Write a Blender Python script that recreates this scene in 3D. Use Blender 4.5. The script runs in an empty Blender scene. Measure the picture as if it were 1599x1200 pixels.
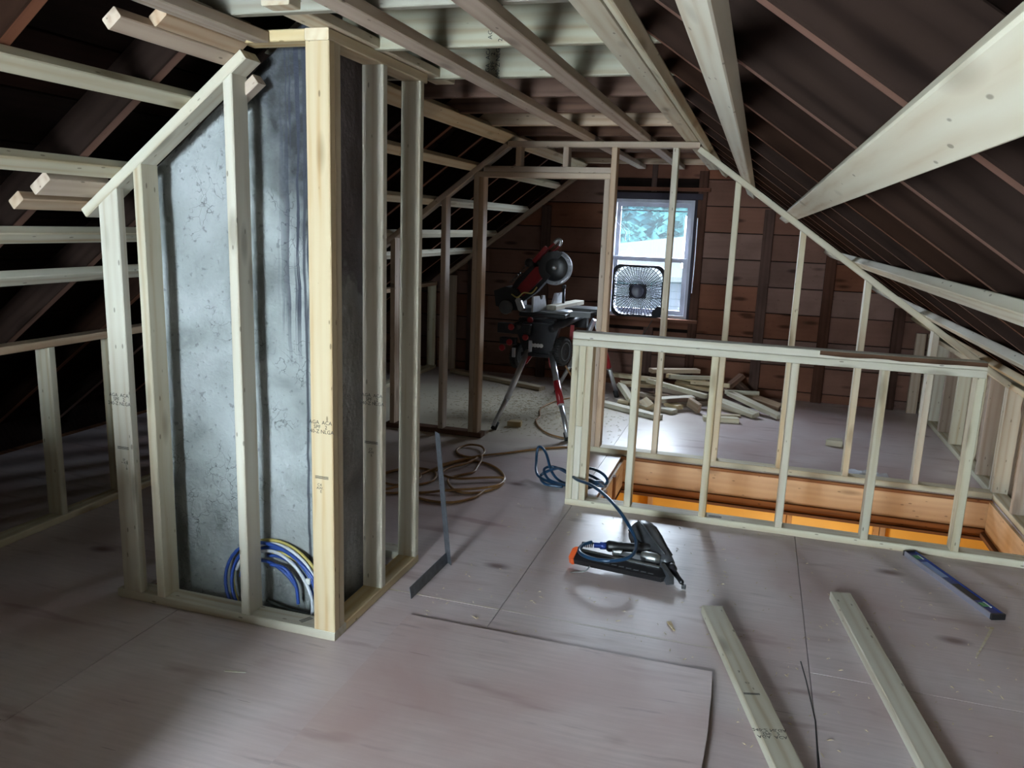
import bpy, math, random
from mathutils import Matrix, Vector, noise
R = math.radians
V = Vector
rnd = random.Random(7)
SC = bpy.context.scene
COL = SC.collection

# ------------------------------------------------------------------ camera, sky, lights, exposure
cam_d = bpy.data.cameras.new('camera')
cam = bpy.data.objects.new('camera', cam_d); COL.objects.link(cam)
cam_d.sensor_width = 36; cam_d.lens = 36 * 1229 / 1599
cam_d.clip_start = 0.02; cam_d.clip_end = 200
ax = [V((0.954065, 0.297429, 0.035996)), V((-0.284741, 0.937547, -0.199818)), V((-0.093180, 0.180390, 0.979172))]
m3 = Matrix((ax[0], ax[2], -ax[1])).transposed()
cam.matrix_world = Matrix.Translation((0, 0, 1.585)) @ m3.to_4x4()
SC.camera = cam
SC.view_settings.view_transform = 'Standard'
SC.view_settings.look = 'None'
SC.view_settings.gamma = 1
SC.view_settings.use_curve_mapping = False
SC.view_settings.exposure = 0.25

world = bpy.data.worlds.new('overcast_sky'); SC.world = world; world.use_nodes = True
bg = world.node_tree.nodes['Background']
bg.inputs[0].default_value = (0.74, 0.86, 1.0, 1); bg.inputs[1].default_value = 64.0

def area(name, loc, target, sx, sy, power, col, portal=False):
    d = bpy.data.lights.new(name, 'AREA'); d.shape = 'RECTANGLE'; d.size = sx; d.size_y = sy
    d.energy = power; d.color = col
    if portal: d.cycles.is_portal = True
    o = bpy.data.objects.new(name, d); COL.objects.link(o)
    o.location = loc
    o.rotation_euler = (V(target) - V(loc)).to_track_quat('-Z', 'Y').to_euler()
    return o
# daylight through the window of the near gable, behind the camera
area('daylight_near_window', (-1.38, -2.38, 1.30), (-0.2, 2.5, 0.9), 0.78, 1.1, 165, (0.80, 0.98, 1.0))
area('window_portal_far', (-1.04, 8.0, 1.29), (-1.04, 4, 1.29), 0.78, 1.12, 1, (1, 1, 1), True)
# work light hanging in the stairwell on the floor below
def bulb(name, loc, power, col, r=0.08):
    d = bpy.data.lights.new(name, 'POINT'); d.energy = power; d.color = col; d.shadow_soft_size = r
    o = bpy.data.objects.new(name, d); COL.objects.link(o); o.location = loc; return o
bulb('work_light_below', (0.45, 4.75, -1.15), 30, (1.0, 0.90, 0.70), 0.12)

# ------------------------------------------------------------------ helpers
WM = {}
def tag(o, label=None, cat=None, group=None, kind=None):
    if label: o['label'] = label
    if cat: o['category'] = cat
    if group: o['group'] = group
    if kind: o['kind'] = kind
    return o
def place(o, w, parent=None):
    WM[o.name] = w.copy()
    if parent is not None:
        o.parent = parent
        o.matrix_basis = WM[parent.name].inverted() @ w
    else:
        o.matrix_basis = w
    return o
def empty(name, loc, label=None, cat=None, group=None, kind=None):
    o = bpy.data.objects.new(name, None); COL.objects.link(o); o.empty_display_size = .1
    place(o, Matrix.Translation(loc)); return tag(o, label, cat, group, kind)
def mobj(name, verts, faces, mat, parent=None, w=None, smooth=False):
    me = bpy.data.meshes.new(name); me.from_pydata([tuple(v) for v in verts], [], faces); me.update()
    if mat: me.materials.append(mat)
    if smooth:
        for p in me.polygons: p.use_smooth = True
    o = bpy.data.objects.new(name, me); COL.objects.link(o)
    return place(o, w or Matrix.Identity(4), parent)
def frame(o, x, y):            # matrix: origin o, local X along x, local Y near y
    x = V(x).normalized(); y = V(y); z = x.cross(y).normalized(); y = z.cross(x)
    m = Matrix((x, y, z)).transposed().to_4x4(); m.translation = V(o); return m
LC = {}
def lumber_mesh(L, W, T, mat, n0=None, n1=None, seg=1, bow=0.0, rag=0.0):
    key = (round(L, 3), W, T, mat.name, n0 and tuple(round(a, 3) for a in n0), n1 and tuple(round(a, 3) for a in n1), seg, bow)
    if key in LC and rag == 0: return LC[key]
    c = min(W, T) * .09
    w, t = W / 2, T / 2
    ring = [(-w + c, -t), (w - c, -t), (w, -t + c), (w, t - c), (w - c, t), (-w + c, t), (-w, t - c), (-w, -t + c)]
    vs, fs = [], []
    for s in range(seg + 1):
        for (y, z) in ring:
            x = L * s / seg
            yy, zz = y, z
            if s == 0 and n0: x += -(n0[1] * y + n0[2] * z) / n0[0]
            if s == seg and n1: x += -(n1[1] * y + n1[2] * z) / n1[0]
            if bow: zz += bow * math.sin(math.pi * s / seg)
            if rag and y > 0: yy -= abs(noise.noise(V((x * 4, z * 3, L * 7)))) * rag
            vs.append((x, yy, zz))
    for s in range(seg):
        for k in range(8):
            a = s * 8 + k; b = s * 8 + (k + 1) % 8
            fs.append((a, b, b + 8, a + 8))
    fs.append(tuple(range(7, -1, -1))); e = seg * 8
    fs.append(tuple(range(e, e + 8)))
    me = bpy.data.meshes.new('lumber'); me.from_pydata(vs, [], fs); me.materials.append(mat); me.update()
    LC[key] = me
    return me
def beam(name, p0, p1, W, T, wdir, mat, parent=None, n0=None, n1=None, seg=1, bow=0.0, rag=0.0):
    """a piece of lumber along p0-p1 (centre line), W wide along wdir, T thick; n0/n1 world normals of the end cuts"""
    p0, p1 = V(p0), V(p1); L = (p1 - p0).length
    m = frame(p0, p1 - p0, wdir)
    r = m.to_3x3().transposed()
    l0 = tuple(r @ V(n0)) if n0 else None
    l1 = tuple(r @ V(n1)) if n1 else None
    me = lumber_mesh(L, W, T, mat, l0, l1, seg, bow, rag)
    o = bpy.data.objects.new(name, me); COL.objects.link(o)
    return place(o, m, parent)
def boxv(x0, x1, y0, y1, z0, z1, b=0):
    vs = [(x, y, z) for x in (x0, x1) for y in (y0, y1) for z in (z0, z1)]
    fs = [(0, 1, 3, 2), (4, 6, 7, 5), (0, 4, 5, 1), (2, 3, 7, 6), (0, 2, 6, 4), (1, 5, 7, 3)]
    return vs, fs
def box(name, x0, x1, y0, y1, z0, z1, mat, parent=None, bev=0.0, w=None):
    vs, fs = boxv(x0, x1, y0, y1, z0, z1)
    o = mobj(name, vs, fs, mat, parent, w)
    if bev:
        import bmesh
        bm = bmesh.new(); bm.from_mesh(o.data)
        bmesh.ops.bevel(bm, geom=bm.edges[:], offset=bev, segments=2, affect='EDGES', profile=.5)
        bm.to_mesh(o.data); bm.free()
    return o
def join(parts):
    vs, fs = [], []
    for v, f in parts:
        n = len(vs); vs += list(v); fs += [tuple(i + n for i in q) for q in f]
    return vs, fs
def spline(pts, n=8):
    pts = [V(p) for p in pts]; out = []
    P = [pts[0] * 2 - pts[1]] + pts + [pts[-1] * 2 - pts[-2]]
    for i in range(1, len(P) - 2):
        a, b, c, d = P[i - 1], P[i], P[i + 1], P[i + 2]
        for k in range(n):
            t = k / n
            out.append(.5 * ((2 * b) + (c - a) * t + (2 * a - 5 * b + 4 * c - d) * t * t + (3 * b - a - 3 * c + d) * t ** 3))
    out.append(pts[-1]); return out
def tubev(path, r, k=8, closed=False, r1=None):
    path = [V(p) for p in path]; n = len(path); vs, fs = [], []
    up = V((0, 0, 1)); prev = None
    for i, p in enumerate(path):
        if closed: d = path[(i + 1) % n] - path[i - 1]
        else: d = path[min(i + 1, n - 1)] - path[max(i - 1, 0)]
        d.normalize()
        if prev is None:
            s = d.cross(up)
            if s.length < .1: s = d.cross(V((1, 0, 0)))
        else: s = prev - d * prev.dot(d)
        s.normalize(); prev = s; u = s.cross(d)
        rr = r if r1 is None else r + (r1 - r) * i / (n - 1)
        for j in range(k):
            a = 2 * math.pi * j / k
            vs.append(p + (s * math.cos(a) + u * math.sin(a)) * rr)
    for i in range(n if closed else n - 1):
        for j in range(k):
            a = i * k + j; b = i * k + (j + 1) % k; i2 = (i + 1) % n
            fs.append((a, b, i2 * k + (j + 1) % k, i2 * k + j))
    if not closed:
        fs.append(tuple(range(k - 1, -1, -1))); fs.append(tuple(range((n - 1) * k, n * k)))
    return vs, fs
def tube(name, path, r, mat, parent=None, k=8, closed=False, r1=None):
    v, f = tubev(path, r, k, closed, r1)
    return mobj(name, v, f, mat, parent, smooth=True)
def cyl(p0, p1, r, k=20, r1=None):
    return tubev([p0, p1], r, k, False, r1)
def lathe(profile, o, axis, k=28):
    """profile [(along, radius)]"""
    m = frame(o, axis, V((0, 0, 1)) if abs(V(axis).normalized().z) < .9 else V((1, 0, 0)))
    vs, fs = [], []
    for (a, r) in profile:
        for j in range(k):
            t = 2 * math.pi * j / k; vs.append(m @ V((a, r * math.cos(t), r * math.sin(t))))
    for i in range(len(profile) - 1):
        for j in range(k):
            a = i * k + j; b = i * k + (j + 1) % k
            fs.append((a, b, b + k, a + k))
    fs.append(tuple(range(k - 1, -1, -1))); e = (len(profile) - 1) * k; fs.append(tuple(range(e, e + k)))
    return vs, fs
def prism(poly, o, x, y, t0, t1):
    """extrude a 2-D polygon lying in the plane (x, y) at o along its normal"""
    m = frame(o, x, y); n = len(poly)
    vs = [m @ V((a, b, t0)) for a, b in poly] + [m @ V((a, b, t1)) for a, b in poly]
    fs = [tuple(range(n - 1, -1, -1)), tuple(range(n, 2 * n))] + [(i, (i + 1) % n, n + (i + 1) % n, n + i) for i in range(n)]
    return vs, fs

# ------------------------------------------------------------------ materials
def newmat(name):
    m = bpy.data.materials.new(name); m.use_nodes = True
    nt = m.node_tree; b = nt.nodes['Principled BSDF']; return m, nt, b
def N(nt, typ, **kw):
    n = nt.nodes.new(typ)
    for k, v in kw.items(): setattr(n, k, v)
    return n
def L(nt, a, b): nt.links.new(a, b)
def ramp(nt, fac, stops):
    r = N(nt, 'ShaderNodeValToRGB'); L(nt, fac, r.inputs[0]); e = r.color_ramp.elements
    while len(e) < len(stops): e.new(.5)
    for i, (p, c) in enumerate(stops):
        e[i].position = p; e[i].color = (c if len(c) == 4 else (*c, 1)) if isinstance(c, tuple) else (c, c, c, 1)
    return r.outputs[0]
def mix(nt, fac, a, b, mode='MIX'):
    n = N(nt, 'ShaderNodeMix', data_type='RGBA', blend_type=mode)
    for i, s in ((0, fac), (6, a), (7, b)):
        if hasattr(s, 'links'): L(nt, s, n.inputs[i])
        elif isinstance(s, (int, float)): n.inputs[i].default_value = s
        else: n.inputs[i].default_value = (*s, 1)
    return n.outputs[2]
def math_(nt, op, a, b=0.0):
    n = N(nt, 'ShaderNodeMath', operation=op)
    for i, s in ((0, a), (1, b)):
        if hasattr(s, 'links'): L(nt, s, n.inputs[i])
        else: n.inputs[i].default_value = s
    return n.outputs[0]
def flat(name, col, rough=.5, metal=0.0, bump=0.0, var=0.0, spec=None, scale=30):
    m, nt, b = newmat(name)
    b.inputs['Base Color'].default_value = (*col, 1); b.inputs['Roughness'].default_value = rough
    b.inputs['Metallic'].default_value = metal
    if spec is not None: b.inputs['Specular IOR Level'].default_value = spec
    tc = N(nt, 'ShaderNodeTexCoord'); ns = N(nt, 'ShaderNodeTexNoise'); ns.inputs['Scale'].default_value = scale
    ns.inputs['Detail'].default_value = 4
    L(nt, tc.outputs['Object'], ns.inputs['Vector'])
    if var:
        c = ramp(nt, ns.outputs[0], [(.3, tuple(x * (1 - var) for x in col)), (.7, tuple(min(1, x * (1 + var)) for x in col))])
        L(nt, c, b.inputs['Base Color'])
    if bump:
        bp = N(nt, 'ShaderNodeBump'); bp.inputs['Strength'].default_value = bump; bp.inputs['Distance'].default_value = .003
        L(nt, ns.outputs[0], bp.inputs['Height']); L(nt, bp.outputs[0], b.inputs['Normal'])
    return m
def wood(name, light, dark, knots=.5, var=.10, rough=.65, wane=0.0, stain=0.0, nails=0.6, gscale=1.0, ring=.22):
    m, nt, b = newmat(name); b.inputs['Roughness'].default_value = rough
    b.inputs['Specular IOR Level'].default_value = .25 if sum(light) > .9 else .04
    if sum(light) < .2: b.inputs['Roughness'].default_value = .9
    tc = N(nt, 'ShaderNodeTexCoord'); oi = N(nt, 'ShaderNodeObjectInfo')
    off = N(nt, 'ShaderNodeVectorMath', operation='SCALE'); off.inputs[0].default_value = (37.0, 19.0, 11.0)
    L(nt, oi.outputs['Random'], off.inputs['Scale'])
    ad = N(nt, 'ShaderNodeVectorMath', operation='ADD'); L(nt, tc.outputs['Object'], ad.inputs[0]); L(nt, off.outputs[0], ad.inputs[1])
    def mapped(s):
        mp = N(nt, 'ShaderNodeMapping'); mp.inputs['Scale'].default_value = s; L(nt, ad.outputs[0], mp.inputs[0]); return mp.outputs[0]
    n1 = N(nt, 'ShaderNodeTexNoise'); n1.inputs['Scale'].default_value = 1; n1.inputs['Detail'].default_value = 5
    L(nt, mapped((1.6 * gscale, 34 * gscale, 34 * gscale)), n1.inputs['Vector'])
    n2 = N(nt, 'ShaderNodeTexNoise'); n2.inputs['Scale'].default_value = 1; n2.inputs['Detail'].default_value = 3
    n2.inputs['Distortion'].default_value = .6
    L(nt, mapped((.9, 7, 7)), n2.inputs['Vector'])
    w = N(nt, 'ShaderNodeTexWave', wave_type='RINGS'); w.inputs['Scale'].default_value = 9; w.inputs['Distortion'].default_value = 2.5
    w.inputs['Detail'].default_value = 2
    L(nt, mapped((.22, 1, 1)), w.inputs['Vector'])
    g = math_(nt, 'ADD', math_(nt, 'MULTIPLY', n1.outputs[0], .55), math_(nt, 'MULTIPLY', w.outputs['Fac'], ring))
    g = math_(nt, 'ADD', g, math_(nt, 'MULTIPLY', n2.outputs[0], .35))
    c = ramp(nt, g, [(.38, light), (.62, tuple(l * .72 + d * .28 for l, d in zip(light, dark))), (.84, dark)])
    if knots:
        vo = N(nt, 'ShaderNodeTexVoronoi'); vo.inputs['Scale'].default_value = 1
        L(nt, mapped((2.4, 9, 9)), vo.inputs['Vector'])
        k = ramp(nt, vo.outputs['Distance'], [(.10, 1.0), (.22, 0.0)])
        c = mix(nt, math_(nt, 'MULTIPLY', k, knots), c, tuple(d * .42 for d in dark))
    if nails:
        v2 = N(nt, 'ShaderNodeTexVoronoi'); v2.inputs['Scale'].default_value = 1
        L(nt, mapped((9, 26, 26)), v2.inputs['Vector'])
        k2 = ramp(nt, v2.outputs['Distance'], [(.08, 1.0), (.11, 0.0)])
        c = mix(nt, math_(nt, 'MULTIPLY', k2, nails), c, tuple(d * .2 for d in dark))
    if wane:
        n3 = N(nt, 'ShaderNodeTexNoise'); n3.inputs['Scale'].default_value = 1; n3.inputs['Detail'].default_value = 6
        L(nt, mapped((2.0, 22, 22)), n3.inputs['Vector'])
        sy = N(nt, 'ShaderNodeSeparateXYZ'); L(nt, tc.outputs['Object'], sy.inputs[0])
        n5 = N(nt, 'ShaderNodeTexNoise'); n5.inputs['Scale'].default_value = 1; L(nt, mapped((2.6, 1, 1)), n5.inputs['Vector'])
        e_ = math_(nt, 'ADD', math_(nt, 'MULTIPLY', sy.outputs[1], 9.0), math_(nt, 'MULTIPLY', n3.outputs[0], .35))
        e_ = math_(nt, 'ADD', e_, math_(nt, 'MULTIPLY', n5.outputs[0], .8))
        c = mix(nt, ramp(nt, e_, [(1.02 - wane * .1, 0.0), (1.07 - wane * .1, 1.0)]), c, (.13, .065, .035))
    if stain:
        n4 = N(nt, 'ShaderNodeTexNoise'); n4.inputs['Scale'].default_value = 3; n4.inputs['Detail'].default_value = 5
        L(nt, ad.outputs[0], n4.inputs['Vector'])
        c = mix(nt, math_(nt, 'MULTIPLY', ramp(nt, n4.outputs[0], [(.45, 0.0), (.75, 1.0)]), stain), c, tuple(d * .35 for d in dark))
    hs = N(nt, 'ShaderNodeHueSaturation')
    mr = N(nt, 'ShaderNodeMapRange'); L(nt, oi.outputs['Random'], mr.inputs[0]); mr.inputs[3].default_value = 1 - var; mr.inputs[4].default_value = 1 + var
    L(nt, mr.outputs[0], hs.inputs['Value'])
    fr = math_(nt, 'FRACT', math_(nt, 'MULTIPLY', oi.outputs['Random'], 7.3))
    m2 = N(nt, 'ShaderNodeMapRange'); L(nt, fr, m2.inputs[0]); m2.inputs[3].default_value = .75; m2.inputs[4].default_value = 1.2
    L(nt, m2.outputs[0], hs.inputs['Saturation']); L(nt, c, hs.inputs['Color'])
    L(nt, hs.outputs[0], b.inputs['Base Color'])
    bp = N(nt, 'ShaderNodeBump'); bp.inputs['Strength'].default_value = .25; bp.inputs['Distance'].default_value = .002
    L(nt, n1.outputs[0], bp.inputs['Height']); L(nt, bp.outputs[0], b.inputs['Normal'])
    return m
W_NEW = wood('fresh_spruce', (.57, .54, .43), (.40, .30, .18), var=.12)
W_YEL = wood('yellow_spruce', (.57, .48, .32), (.44, .27, .12))
W_WANE = wood('bark_edged_spruce', (.56, .52, .40), (.40, .28, .16), wane=.55)
W_TIEN = wood('new_joist_wood', (.36, .35, .28), (.24, .19, .13), stain=.35)
W_PINK = wood('shaded_pine', (.46, .36, .27), (.30, .19, .12))
W_OLDSHADE = wood('shade_toned_rafter_wood', (.020, .011, .008), (.008, .004, .003), stain=.5, nails=0)  # rafter wood darkened to stand for shade on the sides
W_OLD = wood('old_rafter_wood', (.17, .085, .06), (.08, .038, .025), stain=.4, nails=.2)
W_TIE = wood('old_joist_wood', (.16, .095, .07), (.07, .04, .03), stain=.5, nails=.2)
W_PLANK = wood('gable_plank_wood', (.190, .092, .064), (.095, .042, .028), knots=.8, var=.12, stain=.45, nails=.3, gscale=.3, ring=.05)
W_GSTUD = wood('gable_stud_wood', (.085, .045, .034), (.04, .02, .015), stain=.5, nails=0)
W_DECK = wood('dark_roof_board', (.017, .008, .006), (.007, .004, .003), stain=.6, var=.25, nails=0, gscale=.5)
W_HEAD = wood('header_fir', (.60, .40, .22), (.30, .15, .07), gscale=.8, stain=.25, ring=.12)
W_TRIM = wood('dark_stair_trim', (.26, .13, .07), (.09, .045, .03))
INK = flat('black_ink', (.02, .02, .025), .8)
NAILM = flat('nail_steel', (.12, .12, .13), .4, .8)
STEEL = flat('brushed_steel', (.42, .43, .46), .35, .9, bump=.1)
BLK = flat('black_plastic', (.010, .010, .012), .42, var=.2)
BLKM = flat('black_powdercoat', (.02, .02, .024), .3, .3, var=.2)
GREY = flat('grey_plastic', (.08, .085, .09), .45, var=.2)
ALU = flat('aluminium', (.58, .60, .64), .32, .85, var=.1)
RED = flat('red_paint', (.30, .013, .018), .35, var=.1)
WHT = flat('white_print', (.75, .75, .75), .6)
ORG = flat('orange_plastic', (.75, .12, .03), .4)
BLUE = flat('blue_anodised', (.025, .05, .24), .35, .2, var=.15)
BLUEH = flat('blue_hose_rubber', (.012, .045, .10), .3)
RUB = flat('tyre_rubber', (.012, .012, .013), .7, bump=.5, scale=60)
ORC = flat('tan_cord_jacket', (.30, .155, .055), .45, var=.15)
CB = flat('blue_cable', (.03, .08, .34), .35)
CY = flat('yellow_cable', (.62, .52, .16), .4)
CW = flat('white_cable', (.65, .68, .74), .4)
CG = flat('dark_cable', (.05, .06, .055), .4)

def plywood_mat(name, base, red=.35):
    m, nt, b = newmat(name); b.inputs['Roughness'].default_value = .36
    b.inputs['Specular IOR Level'].default_value = .35
    tc = N(nt, 'ShaderNodeTexCoord'); oi = N(nt, 'ShaderNodeObjectInfo')
    def mapped(s):
        mp = N(nt, 'ShaderNodeMapping'); mp.inputs['Scale'].default_value = s; L(nt, tc.outputs['Object'], mp.inputs[0]); return mp.outputs[0]
    def nz(s, sc, det=5, dist=0.0):
        n = N(nt, 'ShaderNodeTexNoise'); n.inputs['Scale'].default_value = sc; n.inputs['Detail'].default_value = det
        n.inputs['Distortion'].default_value = dist; L(nt, mapped(s), n.inputs['Vector']); return n.outputs[0]
    fine = nz((4, 60, 1), 1)
    big = nz((1, 1, 1), 1.6, 4, .4)
    c = mix(nt, ramp(nt, fine, [(.3, 0.0), (.7, 1.0)]), tuple(x * .90 for x in base), tuple(min(1, x * 1.07) for x in base))
    c = mix(nt, ramp(nt, big, [(.40, 0.0), (.66, .9)]), c, (base[0] * .80, base[1] * .69, base[2] * .67))
    # rusty and dark glue stains drawn out along the grain
    st = nz((1.7, 8, 1), 1, 3, .3)
    c = mix(nt, math_(nt, 'MULTIPLY', ramp(nt, st, [(.60, 0.0), (.72, 1.0)]), red * 1.3), c, (.17, .075, .06))
    st2 = nz((2.2, 15, 1), 1.3, 4)
    c = mix(nt, math_(nt, 'MULTIPLY', ramp(nt, st2, [(.65, 0.0), (.76, 1.0)]), .4), c, (.08, .05, .05))
    sc = nz((2, 50, 1), 1.6, 2)
    c = mix(nt, math_(nt, 'MULTIPLY', ramp(nt, sc, [(.73, 0.0), (.75, 1.0)]), .5), c, (.06, .04, .04))
    # knots
    vo = N(nt, 'ShaderNodeTexVoronoi'); vo.inputs['Scale'].default_value = 1; L(nt, mapped((1.5, 2.8, 1)), vo.inputs['Vector'])
    c = mix(nt, math_(nt, 'MULTIPLY', ramp(nt, vo.outputs['Distance'], [(.03, 1.0), (.12, 0.0)]), .85), c, (.10, .045, .035))
    # pale sawdust drifts around the saw
    se = N(nt, 'ShaderNodeSeparateXYZ'); L(nt, tc.outputs['Object'], se.inputs[0])
    dx = math_(nt, 'MULTIPLY', math_(nt, 'ADD', se.outputs[0], 2.15), .75); dy = math_(nt, 'ADD', se.outputs[1], -6.4)
    rr = math_(nt, 'ADD', math_(nt, 'MULTIPLY', dx, dx), math_(nt, 'MULTIPLY', dy, dy))
    msk = ramp(nt, math_(nt, 'ADD', rr, math_(nt, 'MULTIPLY', big, 1.2)), [(.75, 1.0), (1.75 / 1.0 if False else 1.0, 0.0)])
    # rr is divided so the drift ends about a metre and a half out
    msk = ramp(nt, math_(nt, 'MULTIPLY', math_(nt, 'ADD', rr, math_(nt, 'MULTIPLY', big, 1.4)), .33), [(.35, .85), (.95, 0.0)])
    c = mix(nt, msk, c, (.60, .55, .42))
    hs = N(nt, 'ShaderNodeHueSaturation'); mr = N(nt, 'ShaderNodeMapRange'); L(nt, oi.outputs['Random'], mr.inputs[0])
    mr.inputs[3].default_value = .92; mr.inputs[4].default_value = 1.07
    L(nt, mr.outputs[0], hs.inputs['Value']); L(nt, c, hs.inputs['Color']); L(nt, hs.outputs[0], b.inputs['Base Color'])
    bp = N(nt, 'ShaderNodeBump'); bp.inputs['Strength'].default_value = .2; bp.inputs['Distance'].default_value = .002
    L(nt, fine, bp.inputs['Height']); L(nt, bp.outputs[0], b.inputs['Normal'])
    return m
PLY = plywood_mat('worn_floor_plywood', (.56, .485, .485))
PLY2 = plywood_mat('loose_plywood', (.54, .45, .44), .25)

def plaster_mat():
    m, nt, b = newmat('grey_chimney_plaster'); b.inputs['Roughness'].default_value = .7
    tc = N(nt, 'ShaderNodeTexCoord')
    def nz(sc, det=6, dist=0.0, vec=None):
        n = N(nt, 'ShaderNodeTexNoise'); n.inputs['Scale'].default_value = sc; n.inputs['Detail'].default_value = det
        n.inputs['Distortion'].default_value = dist; L(nt, vec or tc.outputs['Object'], n.inputs['Vector']); return n
    a = nz(3.2, 6, .5); f = nz(42, 4)
    c = ramp(nt, a.outputs[0], [(.34, (.15, .165, .165)), (.48, (.27, .295, .295)), (.68, (.37, .395, .40))])
    c = mix(nt, ramp(nt, f.outputs[0], [(.62, 0.0), (.70, .55)]), c, (.10, .11, .11))
    # hairline cracks, warped
    wv = nz(5, 4); sc_ = N(nt, 'ShaderNodeVectorMath', operation='SCALE'); L(nt, wv.outputs['Color'], sc_.inputs[0]); sc_.inputs['Scale'].default_value = .35
    ad = N(nt, 'ShaderNodeVectorMath', operation='ADD'); L(nt, tc.outputs['Object'], ad.inputs[0]); L(nt, sc_.outputs[0], ad.inputs[1])
    vo = N(nt, 'ShaderNodeTexVoronoi', feature='DISTANCE_TO_EDGE'); vo.inputs['Scale'].default_value = 14; L(nt, ad.outputs[0], vo.inputs['Vector'])
    gate = nz(4.3, 2)
    cr = math_(nt, 'MULTIPLY', ramp(nt, vo.outputs['Distance'], [(.006, 1.0), (.02, 0.0)]), ramp(nt, gate.outputs[0], [(.54, 0.0), (.6, 1.0)]))
    c = mix(nt, math_(nt, 'MULTIPLY', cr, .75), c, (.04, .042, .045))
    # soot leak: a black patch high by the corner, running down in drips
    se = N(nt, 'ShaderNodeSeparateXYZ'); L(nt, tc.outputs['Object'], se.inputs[0])
    X, Z = se.outputs[0], se.outputs[2]
    wob = math_(nt, 'MULTIPLY', math_(nt, 'ADD', nz(6, 5).outputs[0], -.5), .35)
    d = math_(nt, 'ADD', math_(nt, 'MULTIPLY', math_(nt, 'ABSOLUTE', math_(nt, 'ADD', X, 1.56)), -4.2), math_(nt, 'MULTIPLY', math_(nt, 'ADD', Z, -1.28), 2.0))
    patch = ramp(nt, math_(nt, 'ADD', d, math_(nt, 'MULTIPLY', wob, 3)), [(0.0, 0.0), (.45, .93)])
    c = mix(nt, patch, c, mix(nt, ramp(nt, nz(16, 6).outputs[0], [(.42, 0.0), (.66, 1.0)]), (.010, .012, .015), (.06, .066, .075)))
    mp = N(nt, 'ShaderNodeMapping'); mp.inputs['Scale'].default_value = (48, 0, .9)
    sw = N(nt, 'ShaderNodeVectorMath', operation='SCALE'); L(nt, wv.outputs['Color'], sw.inputs[0]); sw.inputs['Scale'].default_value = .02
    a2 = N(nt, 'ShaderNodeVectorMath', operation='ADD'); L(nt, tc.outputs['Object'], a2.inputs[0]); L(nt, sw.outputs[0], a2.inputs[1]); L(nt, a2.outputs[0], mp.inputs[0])
    st = nz(1, 3, 0, mp.outputs[0])
    zone = math_(nt, 'MULTIPLY', ramp(nt, math_(nt, 'ADD', X, 2.0), [(.26, 0.0), (.33, 1.0)]), ramp(nt, math_(nt, 'ADD', math_(nt, 'MULTIPLY', Z, .5), 0.0), [(.50, 0.0), (.62, 1.0)]))
    c = mix(nt, math_(nt, 'MULTIPLY', ramp(nt, st.outputs[0], [(.50, 0.0), (.54, 1.0)]), math_(nt, 'MULTIPLY', zone, .95)), c, (.025, .03, .05))
    # one long thin run to the floor
    xr = math_(nt, 'ABSOLUTE', math_(nt, 'ADD', math_(nt, 'ADD', X, 1.615), math_(nt, 'MULTIPLY', wob, .04)))
    c = mix(nt, ramp(nt, xr, [(.0035, .95), (.007, 0.0)]), c, (.03, .035, .05))
    # the return face is mixed towards a dark brown
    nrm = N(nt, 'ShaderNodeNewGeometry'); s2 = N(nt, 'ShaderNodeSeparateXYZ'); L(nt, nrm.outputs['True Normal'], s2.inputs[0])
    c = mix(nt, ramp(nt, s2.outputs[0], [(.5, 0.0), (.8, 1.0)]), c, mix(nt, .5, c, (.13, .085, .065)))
    L(nt, c, b.inputs['Base Color'])
    bp = N(nt, 'ShaderNodeBump'); bp.inputs['Strength'].default_value = .5; bp.inputs['Distance'].default_value = .012
    L(nt, math_(nt, 'ADD', f.outputs[0], math_(nt, 'MULTIPLY', a.outputs[0], 2)), bp.inputs['Height']); L(nt, bp.outputs[0], b.inputs['Normal'])
    return m
PLASTER = plaster_mat()

# grade stamps: real printed lettering, thin ink on the wood
STM = {}
def text_mesh(txt, size, mat):
    if (txt, size) in STM: return STM[(txt, size)]
    cu = bpy.data.curves.new('t', 'FONT'); cu.body = txt; cu.size = size; cu.align_x = 'CENTER'; cu.space_line = .85; cu.resolution_u = 2
    cu.extrude = .0001
    o = bpy.data.objects.new('t', cu); COL.objects.link(o)
    dg = bpy.context.evaluated_depsgraph_get(); dg.update()
    me = bpy.data.meshes.new_from_object(o.evaluated_get(dg)); me.materials.clear(); me.materials.append(mat)
    bpy.data.objects.remove(o); bpy.data.curves.remove(cu)
    STM[(txt, size)] = me; return me
def stamp(txt, size, pos, right, up, parent, name='grade_stamp', mat=None):
    o = bpy.data.objects.new(name, text_mesh(txt, size, mat or INK)); COL.objects.link(o)
    return place(o, frame(pos, right, up), parent)
def inkbar(pos, right, up, w, h, parent, rows=3):
    parts = []
    m = frame((0, 0, 0), right, up)
    for i in range(rows):
        y = h * (i / rows - .5)
        vs = [m @ V(p) for p in [(-w / 2, y, .0003), (w / 2, y, .0003), (w / 2, y + h / rows * .55, .0003), (-w / 2, y + h / rows * .55, .0003)]]
        parts.append(([V(pos) + v for v in vs], [(0, 1, 2, 3)]))
    v, f = join(parts); return mobj('ink_bar', v, f, INK, parent)
GR = 'AGA  ACA\nSPF   2\n240-Z NLGA'

# ------------------------------------------------------------------ roof geometry
def lz(x, d=0): return 2.145 + .76 * (x + 1.73) + d * 1.256
def rz(x, d=0): return 2.12 - .70 * (x + .43) + d * 1.221
NL = V((-.76, 0, 1)).normalized(); NR = V((.70, 0, 1)).normalized()
SL = V((1, 0, .76)).normalized(); SR = V((1, 0, -.70)).normalized()
XR = -1.124
Y0, Y1 = -2.45, 7.95
YR = [1.17 + .56 * k for k in range(-6, 13)]

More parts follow.
